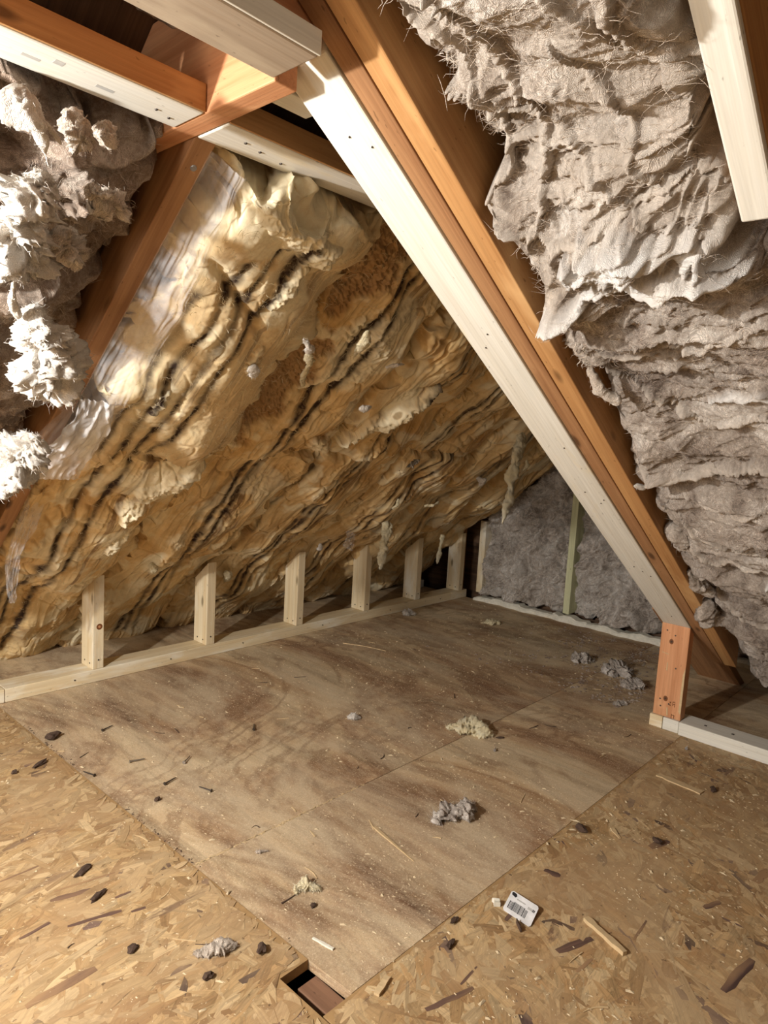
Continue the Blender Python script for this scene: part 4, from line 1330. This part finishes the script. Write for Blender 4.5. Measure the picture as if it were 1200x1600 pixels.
y3l, Q3l, nY = yellow('insulation_batt', 1.475, 1.905, 1.615, 2.66, 0.035, 0.03, 231, S3b, 'streaked golden wool batt above the third stud', 0.0034, None, None, (0.03, 0.08), 0.008,
                      lambda P, U, V: -0.025 * np.exp(-((P[:, 1] - 2.25) / 0.13) ** 2))
S4 = [(1.985, 1.0, 1.66, .9), (2.02, 1.0, 1.66, 1.0), (2.12, 1.1, 1.6, .5)]
y4u, Q4u, nY = yellow('insulation_batt', 1.895, 2.32, 0.98, 1.66, 0.04, 0.03, 237, S4, 'shaded brown-yellow wool batt right of the torn tongue', 0.004, None, None, (0.05, 0.08), 0.008, None, 1.3)
S4b = [(2.03, 1.6, 2.6, .7), (2.075, 1.6, 2.6, .9), (2.13, 1.6, 2.6, .9), (2.2, 1.7, 2.5, .5)]
y4l, Q4l, nY = yellow('insulation_batt', 1.895, 2.32, 1.615, 2.66, 0.035, 0.03, 243, S4b, 'streaked brown wool batt above the fourth stud', 0.004, None, None, (0.03, 0.08), 0.008,
                      lambda P, U, V: -0.025 * np.exp(-((P[:, 1] - 2.25) / 0.13) ** 2))
S5 = [(2.45, 1.0, 2.6, .6), (2.50, 1.0, 2.6, .7), (2.6, 1.2, 2.5, .4)]
y5, Q5, nY = yellow('insulation_batt', 2.31, 2.73, 0.98, 2.66, 0.04, 0.03, 249, S5, 'frayed brown-yellow wool batt above the fifth stud', 0.0048, blob(2.55, 1.75, 0.05, 0.07), None, (0.03, 0.08), 0.008, None, 1.4)
y6, Q6, nY = yellow('insulation_batt', 2.72, 3.16, 0.98, 2.66, 0.04, 0.03, 255, [(2.9, 1.0, 2.6, .5)], 'ragged yellow wool batt meeting the gable wall', 0.0048, blob(2.9, 1.7, 0.06, 0.1), None, (0.03, 0.08), 0.008, None, 1.4)
for i, (o_, Q_) in enumerate(((y2u, Q2u), (y3u, Q3u), (y4u, Q4u), (y5, Q5), (y6, Q6), (y1l, Q1l))):
    fibres(o_, Q_, nY, 500, 31 + i, M['creamwool'], lmax=0.03, width=0.0005)

# torn cream tufts on the yellow slope
TU = [
    ([L_(1.02, 1.24, 0.05), L_(1.045, 1.25, 0.055), L_(1.07, 1.27, 0.05)], [0.006, 0.010, 0.006], 'white', 'small bright white wool flake on the rim of the big pillowy batt'),
    ([L_(1.06, 1.27, 0.05), L_(1.085, 1.29, 0.055), L_(1.10, 1.33, 0.05), L_(1.13, 1.36, 0.045)], [0.008, 0.012, 0.012, 0.008], 'creamwool', 'lumpy cream wool string dangling beside the big pillowy batt'),
    ([L_(0.94, 1.32, 0.05), L_(0.955, 1.33, 0.055), L_(0.97, 1.345, 0.05)], [0.010, 0.013, 0.008], 'whitewool', 'white wool fleck on the big pillowy batt'),
    ([L_(1.19, 1.20, 0.04), L_(1.205, 1.23, 0.045), L_(1.215, 1.27, 0.04)], [0.006, 0.011, 0.006], 'creamwool', 'short cream wool drip on the crumbly batt'),
    ([L_(1.36, 1.29, 0.03), L_(1.38, 1.27, 0.04), L_(1.41, 1.27, 0.035)], [0.006, 0.009, 0.004], 'whitewool', 'pale torn wool curl beside the double streak, upper slope'),
    ([L_(1.40, 1.42, 0.03), L_(1.42, 1.415, 0.035), L_(1.44, 1.41, 0.03)], [0.006, 0.009, 0.005], 'whitewool', 'white wool crumb at the edge of the streaked batt'),
    ([L_(1.22, 1.05, 0.03), L_(1.235, 1.05, 0.035), L_(1.25, 1.05, 0.03)], [0.005, 0.008, 0.004], 'whitewool', 'tiny white wool fleck near the ridge tie'),
    ([(2.33, 1.43, 0.925), (2.300, 1.423, 0.87), (2.277, 1.423, 0.81), (2.270, 1.423, 0.717), (2.248, 1.423, 0.632), (2.22, 1.423, 0.575)], [0.022, 0.026, 0.020, 0.024, 0.018, 0.010], 'creamwool', 'long cream wool rag dangling in front of the gable batt'),
    ([L_(2.40, 1.70, 0.03), L_(2.43, 1.70, 0.05), L_(2.45, 1.72, 0.05)], [0.010, 0.016, 0.008], 'whitewool', 'little white wool puff left of the dangling rag'),
    ([(2.125, 1.915, 0.525), (2.109, 1.907, 0.485), (2.095, 1.907, 0.433), (2.088, 1.907, 0.379), (2.08, 1.907, 0.325)], [0.022, 0.026, 0.018, 0.018, 0.008], 'creamwool', 'cream wool beard hanging right of the fourth stud'),
    ([(2.68, 2.055, 0.41), (2.673, 2.052, 0.375), (2.659, 2.052, 0.316), (2.649, 2.052, 0.265)], [0.014, 0.010, 0.012, 0.004], 'creamwool', 'thin cream wool drip right of the fifth stud'),
    ([L_(1.16, 2.11, 0.03), L_(1.18, 2.13, 0.045), L_(1.20, 2.16, 0.035)], [0.010, 0.015, 0.008], 'creamwool', 'pale wool scrap between the first and second studs'),
    ([L_(1.55, 2.23, 0.02), L_(1.57, 2.25, 0.035), L_(1.59, 2.29, 0.03)], [0.012, 0.016, 0.008], 'creamwool', 'white torn wool scrap between the second and third studs'),
    ([L_(1.93, 2.11, 0.025), L_(1.95, 2.135, 0.03), L_(1.955, 2.15, 0.025)], [0.007, 0.010, 0.005], 'whitewool', 'small white wool fleck on top of the third stud'),
    ([L_(2.02, 1.80, 0.035), L_(2.03, 1.82, 0.05), L_(2.04, 1.85, 0.04)], [0.005, 0.009, 0.005], 'creamwool', 'curly cream wool shaving low on the fourth batt'),
    ([L_(2.62, 1.60, 0.03), L_(2.66, 1.62, 0.04), L_(2.70, 1.66, 0.03)], [0.006, 0.010, 0.006], 'creamwool', 'frayed cream wool shred near the gable end of the slope'),
    ([L_(2.26, 1.86, 0.03), L_(2.29, 1.84, 0.045), L_(2.33, 1.84, 0.03)], [0.008, 0.013, 0.006], 'creamwool', 'shredded tan wool tangle low on the fourth and fifth batts'),
]
for i, (pth, rad, mt, lb) in enumerate(TU):
    tuft('wool_tuft', pth, rad, 300 + i * 3, M['whitewool' if mt == 'white' else mt], lb, m=80, k=34, rough=0.5, freq=30, nfib=140, flatdir=nL if abs(pth[0][2] - pth[-1][2]) < 0.10 else None, flat=0.6)


# ---- clear plastic sheet along the left rafter -----------------------------------
def sheet(name, P, label, parent=None, th=0.0):
    nu, nv = P.shape[:2]
    V = P.reshape(-1, 3)
    org = V.mean(0)
    me = np_mesh(name, V - org, grid_faces(nu, nv), M['plastic'], True)
    o = bpy.data.objects.new(name, me)
    o.location = org
    o.matrix_basis = Matrix.Translation(org)
    put(o, parent, label if parent is None else None, 'plastic sheet' if parent is None else None)
    return o


def crumple(U, V, amp, f, seed):
    q = np.stack([U.ravel() * f[0], V.ravel() * f[1], U.ravel() * 0 + seed], 1)
    return (amp * (np.abs(fbm(q, 3, seed)) * 2 - 0.5 + 0.5 * ridged(q * 1.3, 2, seed + 3))).reshape(U.shape)


U, V = np.meshgrid(np.linspace(0, 1, 150), np.linspace(0, 1, 40), indexing='ij')
yv = 1.005 + 0.63 * U
left = 0.640 - 0.050 * sstep(0.70, 0.95, U)
right = 0.690 + 0.012 * np.sin(U * 5) + 0.04 * U + 0.012 * fbm(np.stack([U.ravel() * 9, U.ravel() * 0, V.ravel() * 0], 1), 3, 4).reshape(U.shape)
xv = left + (right - left) * V
dd = 0.006 + 0.040 * sstep(0.1, 0.9, V) + crumple(U, V, 0.004, (3.5, 6), 8)
dd = np.where(V < 0.1, 0.004, dd)
P = np.stack([xv, yv - sb * dd, zl(yv) - cb * dd], 2)
ps = sheet('plastic_sheet', P, 'crumpled clear plastic sheet stapled along the left rafter')
U, V = np.meshgrid(np.linspace(0, 1, 70), np.linspace(0, 1, 36), indexing='ij')
yv = 1.86 + 0.19 * U
zz = 0.70 - 0.33 * U
xv = 0.655 + (0.052 - 0.036 * U ** 2) * (V - 0.3) + 0.012 * np.sin(U * 6 + 1)
yv = yv + crumple(U, V, 0.014, (3, 4), 12) - 0.06
P = np.stack([xv + 0.018 * U, yv, zz], 2)
sheet('plastic_strip', P, 'torn strip of clear plastic dangling above the left end of the plate')
U, V = np.meshgrid(np.linspace(0, 1, 60), np.linspace(0, 1, 40), indexing='ij')
yv = 1.44 + 0.22 * U
xv = 0.655 + (0.075 + 0.06 * U) * (V - 0.55) + 0.01 * np.sin(U * 5)
dd = 0.05 + crumple(U, V, 0.008, (3, 3), 15)
P = np.stack([xv, yv - sb * dd, zl(yv) - cb * dd], 2)
sheet('plastic_strip', P, 'cloudy clear plastic fold below the rafter sheet, over the yellow wool').data.materials[0] = M['cloudy']
U, V = np.meshgrid(np.linspace(0, 1, 24), np.linspace(0, 1, 16), indexing='ij')
P = np.stack([1.862 + 0.045 * U, 1.905 - 0.02 * V + crumple(U, V, 0.012, (4, 3), 19), 0.440 + 0.070 * V - 0.02 * U], 2)
sheet('plastic_scrap', P, 'small clear plastic scrap above the fourth stud')
U, V = np.meshgrid(np.linspace(0, 1, 20), np.linspace(0, 1, 14), indexing='ij')
yv = 1.565 + 0.035 * U
dd = 0.066 + crumple(U, V, 0.010, (3, 3), 23)
P = np.stack([1.80 + 0.03 * V, yv - sb * dd, zl(yv) - cb * dd], 2)
me_foil = sheet('foil_scrap', P, 'tiny shiny silver scrap caught in the slope streaks')
me_foil.data.materials[0] = M['zinc']
me_foil['category'] = 'scrap'

# ================================================================== FLOOR DEBRIS
def lump(name, x, y, sx, sy, sz, rz, seed, mat, label, cat, group=None, z=0.0, rough=0.5, sub=3, freq=1.6):
    bm = bmesh.new()
    bmesh.ops.create_icosphere(bm, subdivisions=sub, radius=1.0)
    P = np.array([v.co[:] for v in bm.verts])
    d = 1 + rough * (fbm(P * 1.1 + seed * 3.7, 2, seed) * 0.9 + fbm(P * freq * 1.6 + seed * 1.9, 3, seed + 3) * 0.45)
    P = P * np.clip(d, 0.25, 2)[:, None] * np.array([sx, sy, sz])
    P[:, 2] -= P[:, 2].min()
    for v, p in zip(bm.verts, P):
        v.co = p
    for f in bm.faces:
        f.smooth = sub > 2
    me = bpy.data.meshes.new(name)
    bm.to_mesh(me)
    bm.free()
    me.materials.append(mat)
    o = bpy.data.objects.new(name, me)
    o.location = (x, y, z)
    o.rotation_euler = (0, 0, rz)
    return put(o, None, label, cat, group)


def stick(name, p0, p1, w, h, mat, label, cat, z=0.0, taper=1.0, group=None, seed=0, bend=0.0):
    p0, p1 = np.array(p0), np.array(p1)
    m = 9
    t = np.linspace(0, 1, m)
    d = p1 - p0
    s = np.array([-d[1], d[0]]) / np.linalg.norm(d)
    r = np.random.default_rng(seed)
    V = []
    for i in range(m):
        c = p0 + d * t[i] + s * bend * math.sin(t[i] * math.pi)
        ww = w / 2 * (1 + (taper - 1) * t[i]) * (1 + 0.12 * r.normal())
        hh = h * (1 + (taper - 1) * t[i]) * (1 + 0.1 * r.normal())
        a, b = c + s * ww, c - s * ww
        V += [(a[0], a[1], z), (b[0], b[1], z), (b[0], b[1], z + hh), (a[0], a[1], z + hh * 0.9)]
    Fq = [(i * 4 + j, i * 4 + (j + 1) % 4, (i + 1) * 4 + (j + 1) % 4, (i + 1) * 4 + j) for i in range(m - 1) for j in range(4)]
    V = np.array(V)
    org = np.array([p0[0], p0[1], z])
    me = np_mesh(name, V - org, Fq, mat, False, [[3, 2, 1, 0], [(m - 1) * 4 + q for q in range(4)]])
    o = bpy.data.objects.new(name, me)
    o.location = org
    o.matrix_basis = Matrix.Translation(org)
    return put(o, None, label, cat, group)


def nail(x, y, rz, L, label, mat='nail', z=0.0025):
    e = empty('nail', (x, y, z), label, 'nail', 'loose nails on the floor')
    R = Matrix.Translation((x, y, z)) @ Matrix.Rotation(rz, 4, 'Z') @ Matrix.Rotation(math.pi / 2, 4, 'Y')
    bm = bmesh.new()
    bmesh.ops.create_cone(bm, cap_ends=True, segments=8, radius1=0.0019, radius2=0.0015, depth=L)
    bmesh.ops.create_cone(bm, cap_ends=True, segments=8, radius1=0.0015, radius2=0.0001, depth=0.006, matrix=Matrix.Translation((0, 0, L / 2 + 0.003)))
    me = bpy.data.meshes.new('shank')
    bm.to_mesh(me)
    bm.free()
    me.materials.append(M[mat])
    o = bpy.data.objects.new('shank', me)
    o.matrix_world = R
    o.matrix_basis = R
    put(o, e)
    bm = bmesh.new()
    bmesh.ops.create_cone(bm, cap_ends=True, segments=12, radius1=0.0042, radius2=0.0042, depth=0.0014, matrix=Matrix.Translation((0, 0, -L / 2)))
    me = bpy.data.meshes.new('nail_head')
    bm.to_mesh(me)
    bm.free()
    me.materials.append(M[mat])
    o = bpy.data.objects.new('nail_head', me)
    o.matrix_world = R
    o.matrix_basis = R
    put(o, e)
    return e


# wool and foam scraps
def floor_wool(pts, rad, seed, mat, label, z=0.0, cat='scrap', name='wool_scrap', rough=0.8, nfib=200):
    return tuft(name, [(x, y, z + r_ * 0.5) for (x, y), r_ in zip(pts, rad)], rad, seed, M[mat], label, m=70, k=30, rough=rough * 1.0, freq=44, nfib=nfib * 3, flatdir=(0, 0, 1), flat=0.55, cat=cat)


floor_wool([(1.655, 1.205), (1.68, 1.17), (1.70, 1.14), (1.715, 1.10), (1.725, 1.075)], [0.010, 0.024, 0.030, 0.022, 0.008], 501, 'creamwool', 'torn cream wool scrap lying mid floor')
floor_wool([(1.215, 0.905), (1.25, 0.90), (1.29, 0.895), (1.33, 0.885), (1.352, 0.878)], [0.010, 0.022, 0.026, 0.020, 0.008], 503, 'greydk', 'flat grey wool scrap on the plywood')
floor_wool([(2.54, 2.155), (2.565, 2.145), (2.60, 2.13)], [0.014, 0.026, 0.012], 505, 'whitewool', 'white wool puff on the floor beside the long sill plate')
floor_wool([(2.74, 1.83), (2.78, 1.80), (2.82, 1.77)], [0.008, 0.018, 0.008], 507, 'creamwool', 'tan peeled scrap on the dark floor near the gable wall')
floor_wool([(1.475, 1.455), (1.49, 1.44), (1.505, 1.425)], [0.006, 0.013, 0.007], 509, 'whitewool', 'small pale wool lump in the middle of the plywood')
floor_wool([(0.85, 1.088), (0.86, 1.08), (0.872, 1.073)], [0.004, 0.009, 0.004], 511, 'palewool', 'tiny beige fluff just past the plywood seam', nfib=60)
floor_wool([(0.83, 0.94), (0.85, 0.925), (0.87, 0.905)], [0.006, 0.014, 0.007], 513, 'creamwool', 'crumbly cream wool scrap near the notched corner', rough=1.0)
floor_wool([(0.60, 0.925), (0.635, 0.908), (0.665, 0.890)], [0.006, 0.012, 0.008], 515, 'palewool', 'beige matted fluff on the left flake-board', z=0.002)
for i, (x, y, s_, lb) in enumerate(((2.60, 1.08, 0.048, 'grey wool heap at the gable foot behind the orange post'), (2.50, 0.98, 0.030, 'smaller grey wool heap close to the orange post'),
                                   (2.62, 1.24, 0.034, 'flat grey debris pile left of the wool heaps'), (2.29, 0.93, 0.018, 'dark crumb pile just left of the orange post'))):
    floor_wool([(x - s_ * 1.2, y + s_ * 0.8), (x - s_ * 0.3, y), (x + s_ * 0.5, y - s_ * 0.3), (x + s_ * 1.2, y - s_ * 0.9)], [s_ * 0.4, s_ * 0.9, s_ * 0.8, s_ * 0.35], 520 + i, 'greydk', lb, cat='debris', name='debris_heap', rough=0.9)

# sticks, splinters, chips
stick('wood_stick', (1.183, 0.503), (1.150, 0.412), 0.013, 0.007, M['chip'], 'short split pine stick near the price tag', 'stick', z=0.002, seed=4)
stick('wood_splinter', (1.105, 0.985), (1.078, 0.842), 0.008, 0.004, M['chip'], 'long thin splinter with a dark knot on the plywood', 'splinter', taper=0.25, seed=5)
stick('wood_splinter', (1.875, 0.635), (1.865, 0.515), 0.022, 0.003, M['chip'], 'flat pale wood sliver before the white sill plate', 'splinter', z=0.002, seed=6)
stick('wood_splinter', (1.99, 2.01), (2.06, 1.83), 0.006, 0.003, M['chip'], 'long straw-like splinter near the second stud', 'splinter', taper=0.5, seed=7, bend=0.01)
stick('wood_splinter', (0.775, 0.82), (0.783, 0.775), 0.005, 0.003, M['foam'], 'tiny white splinter near the notch', 'splinter', seed=8)
stick('wood_splinter', (1.52, 0.605), (1.495, 0.575), 0.012, 0.003, M['chip'], 'pale triangular chip on the right flake-board', 'chip', z=0.002, taper=0.4, seed=9)
stick('wood_splinter', (0.765, 0.655), (0.805, 0.667), 0.011, 0.005, M['chip'], 'curled shaving at the corner of the floor notch', 'chip', z=0.002, seed=10)
CH = [(0.56, 1.26, 0.024, 0.008, 0.5, 'grey-black bark piece on the left flake-board, rear one of two'), (0.548, 1.17, 0.022, 0.008, 0.5, 'grey-black bark piece on the left flake-board, front one of two'),
      (0.745, 1.875, 0.028, 0.016, 0.3, 'clump of dark bark on the panel seam at the far left'), (0.665, 1.745, 0.030, 0.010, 0.5, 'flat dark bark chip left of the panel seam'),
      (0.60, 1.74, 0.010, 0.008, 0.5, 'small round bark crumb at the left edge'), (0.80, 1.405, 0.011, 0.008, 0.2, 'single dark bark crumb on the plywood'),
      (0.69, 0.855, 0.016, 0.010, 0.8, 'dark crumb on the flake-board corner by the notch'), (0.592, 0.868, 0.012, 0.009, 0.1, 'dark crumb in the left foreground'),
      (0.535, 1.005, 0.018, 0.008, 0.4, 'dark two-lobed crumb in the left foreground'), (0.83, 0.882, 0.010, 0.005, 0.3, 'black pellet on the plywood near the notch'),
      (0.94, 0.640, 0.018, 0.007, 0.3, 'dark grey bark strip in the right foreground'), (0.995, 0.672, 0.018, 0.006, 0.1, 'dark bark strip across the plywood edge'),
      (1.455, 0.650, 0.024, 0.012, 1.2, 'dark bark heap at the edge of the right flake-board'), (1.545, 0.510, 0.018, 0.010, 1.1, 'dark bark chip on the right flake-board'),
      (1.73, 1.055, 0.016, 0.006, -0.7, 'dark sliver right of the torn cream scrap'), (1.905, 0.500, 0.016, 0.010, 0.2, 'brown crumb beyond the flat pale sliver')]
for i, (x, y, a, b_, rz, lb) in enumerate(CH):
    lump('bark_chip', x, y, a * 0.75, b_ * 0.8, b_ * 0.5, rz, 40 + i, M['bark'], lb, 'bark', 'bark chips on the floor', z=0.0015 if (x < 0.72 or y < 0.68) else 0, rough=0.7, sub=2)
NL = [(0.885, 1.84, 0.3, 'bent dark nail nearest the left sill plate'), (0.855, 1.61, -0.3, 'short bright nail on the plywood'), (0.955, 1.53, 0.6, 'dark nail right of the short bright nail'),
      (0.865, 1.46, 0.25, 'dark nail in the middle of the left plywood'), (0.91, 1.37, 1.9, 'small upright-pointing nail near the seam'), (0.735, 1.62, 1.9, 'nail lying on the panel edge'),
      (1.21, 1.58, 0.9, 'dark nail left of the pale wool lump')]
for x, y, rz, lb in NL:
    nail(x, y, rz, 0.034, lb, 'zinc' if 'bright' in lb else 'nail', 0.0045)
nail(1.65, 1.02, 0.4, 0.016, 'stubby bright bolt below the torn cream scrap', 'zinc', 0.0045)
nail(2.11, 0.64, 0.2, 0.018, 'shiny screw in front of the white sill plate', 'zinc', 0.0065)
# scattered straw and twig bits that look alike
r = np.random.default_rng(77)
k_ = 0
while k_ < 46:
    x, y = r.uniform(0.45, 2.6), r.uniform(0.25, 2.05)
    if math.atan2(y, x) < 0.30 or (abs(x - 0.71) < 0.06 and y < 0.85) or (x > 2.1 and y < 0.9):
        continue
    th = r.uniform(0, math.pi)
    L = r.uniform(0.012, 0.045)
    zz = 0.0022 if (x < 0.72 or (y < 0.685 and x < 2.2)) else 0.0003
    pale_ = r.random() < 0.55
    stick('wood_splinter', (x, y), (x + L * math.cos(th), y + L * math.sin(th)), r.uniform(0.0018, 0.004), 0.0018, M['chip'] if pale_ else M['bark'],
          ('thin pale splinter lying loose on the ' if pale_ else 'thin dark splinter lying loose on the ') + ('left flake-board' if x < 0.72 else 'right flake-board' if y < 0.685 else 'front plywood sheet' if y < 1.135 else 'rear plywood sheet'), 'splinter', z=zz, taper=0.5,
          group=('pale splinters' if pale_ else 'dark splinters') + (' on the left flake-board' if x < 0.72 else ' on the right flake-board' if y < 0.685 else ' on the front plywood' if y < 1.135 else ' on the rear plywood'), seed=k_, bend=r.normal(0, 0.003))
    k_ += 1
# sawdust crumbs: uncountable
def crumbs(name, X, Y, Z, sz, stretch, th, mat, parent=None, label=None, cat=None):
    n = len(X)
    base = np.array([(1, 1, 0), (-1, 1, 0), (-1, -1, 0), (1, -1, 0), (0, 0, 1.0)])
    bx, by = base[None, :, 0] * (sz * stretch)[:, None], base[None, :, 1] * sz[:, None]
    V = np.stack([X[:, None] + bx * np.cos(th)[:, None] - by * np.sin(th)[:, None], Y[:, None] + bx * np.sin(th)[:, None] + by * np.cos(th)[:, None], Z[:, None] + base[None, :, 2] * sz[:, None] * 0.9], 2).reshape(-1, 3)
    b0 = np.arange(n)[:, None] * 5
    Fq = np.concatenate([b0 + np.array([[0, 1, 4]]), b0 + np.array([[1, 2, 4]]), b0 + np.array([[2, 3, 4]]), b0 + np.array([[3, 0, 4]])], 0)
    o = bpy.data.objects.new(name, np_mesh(name, V, Fq, mat, False))
    return put(o, parent, label, cat, kind='stuff')


n = 16000
X = r.uniform(0.35, 3.05, n)
Y = r.uniform(0.1, 2.19, n)
keep = ~((X > 2.19) & (Y < 0.80)) & ~((np.abs(X - 0.71) < 0.045) & (Y < 0.80) & (Y > 0.67)) & (fbm(np.stack([X * 3, Y * 3, X * 0], 1), 3, 5) + r.normal(0, 0.2, n) > -0.05)
X, Y = X[keep], Y[keep]
n = len(X)
Zf = np.where((X < 0.74) | ((Y < 0.69) & (X < 2.2)), 0.0022, 0.0002)
crumbs('sawdust', X, Y, Zf, r.uniform(0.0004, 0.0013, n) * np.where(r.random(n) < 0.06, 2.4, 1), r.uniform(0.8, 3.2, n), r.uniform(0, 6.28, n), M['gold'], None,
       'fine sawdust and grit strewn over the floor panels', 'sawdust')
n = 260
X = 0.725 + 0.50 * r.random(n) ** 1.5
crumbs('seam_splinters', X, 1.1356 + r.normal(0, 0.0018, n), np.full(n, 0.0002), r.uniform(0.0005, 0.0014, n), r.uniform(1.5, 5.0, n), r.normal(0, 0.3, n), M['chip'], floor)
n = 150
Y = 0.80 + 1.38 * r.random(n)
Y = Y[np.sin(Y * 11) > -0.2]
n = len(Y)
crumbs('seam_grit', 0.7365 - (Y - 0.788) / 1.397 * 0.024 + 0.006 + r.normal(0, 0.003, n), Y, np.full(n, 0.0002), r.uniform(0.0006, 0.0016, n), r.uniform(1, 3, n), r.uniform(0, 6.28, n), M['bark'], floor)

n = 1500
X = r.uniform(2.25, 3.08, n)
Y = 0.86 + (X - 2.25) * 0.25 + np.abs(r.normal(0, 0.30, n))
keep = (Y < 2.0) & (fbm(np.stack([X * 7, Y * 7, X * 0], 1), 3, 15) + r.normal(0, 0.15, n) > 0.0)
X, Y = X[keep], Y[keep]
n = len(X)
crumbs('grit', X, Y, np.full(n, 0.0002), r.uniform(0.001, 0.0045, n), r.uniform(0.8, 2.4, n), r.uniform(0, 6.28, n), M['brownwool'], None, 'grey-brown crumbs strewn at the foot of the gable wall', 'grit')

# price tag
A = np.array([1.141, 0.640])          # logo corner
ex = np.array([1.137, 0.577]) - A     # long edge
ey = np.array([1.088, 0.628]) - A     # short edge
ex_l, ey_l = np.linalg.norm(ex), np.linalg.norm(ey)


def tagpt(s, t, z):
    p = A + ex * s + ey * t
    lift = 0.010 * t * t + 0.004 * (1 - s) ** 2
    return (p[0], p[1], 0.0030 + z + (0.012 * (1 - t) * 0.6))


tg = empty('price_tag', (float(A[0]), float(A[1]), 0.003), 'small white barcode price tag lying on the right flake-board', 'price tag')


def tag_quad(name, pts, z, mat, th=0.0004):
    return prism(name, [tagpt(s, t, z) for s, t in pts], (0, 0, th), tuple(list(ex) + [0]), mat, parent=tg, bev=0)


tag_quad('card', [(0.05, 0), (0.95, 0), (1, 0.08), (1, 0.93), (0.95, 1), (0.05, 1), (0, 0.93), (0, 0.08)], 0.0, M['paper'], 0.0008)
tag_quad('logo', [(0.04, 0.07), (0.10, 0.04), (0.20, 0.06), (0.24, 0.15), (0.20, 0.23), (0.12, 0.20), (0.06, 0.18)], 0.0009, M['ink'], 0.0003)
s = 0.10
r = np.random.default_rng(5)
for i in range(19):
    w = r.choice([0.012, 0.018, 0.028])
    t0 = 0.42 if 3 < i < 16 else 0.46
    tag_quad('barcode_bar', [(s, t0), (s + w, t0), (s + w, 0.82), (s, 0.82)], 0.0009, M['ink'], 0.0002)
    s += w + r.choice([0.012, 0.018, 0.022])
for i in range(9):
    a = 0.28 + i * 0.035
    tag_quad('text_mark', [(a, 0.22), (a + 0.024, 0.22), (a + 0.024, 0.28), (a, 0.28)], 0.0009, M['greyink'], 0.0002)
for i in range(6):
    a = 0.70 + i * 0.042
    tag_quad('text_mark', [(a, 0.26 + 0.02 * (i % 2)), (a + 0.028, 0.26), (a + 0.028, 0.38), (a, 0.38)], 0.0009, M['greyink'] if i < 4 else M['ink'], 0.0002)
stick('tape_curl', (1.098, 0.650), (1.088, 0.640), 0.012, 0.010, M['foam'], 'tiny curl of pale tape at the tag corner', 'scrap', z=0.002, seed=3)
stick('twig', (1.078, 0.590), (1.062, 0.571), 0.0025, 0.009, M['bark'], 'short dark twig leaning at the price tag', 'splinter', z=0.002, seed=31)
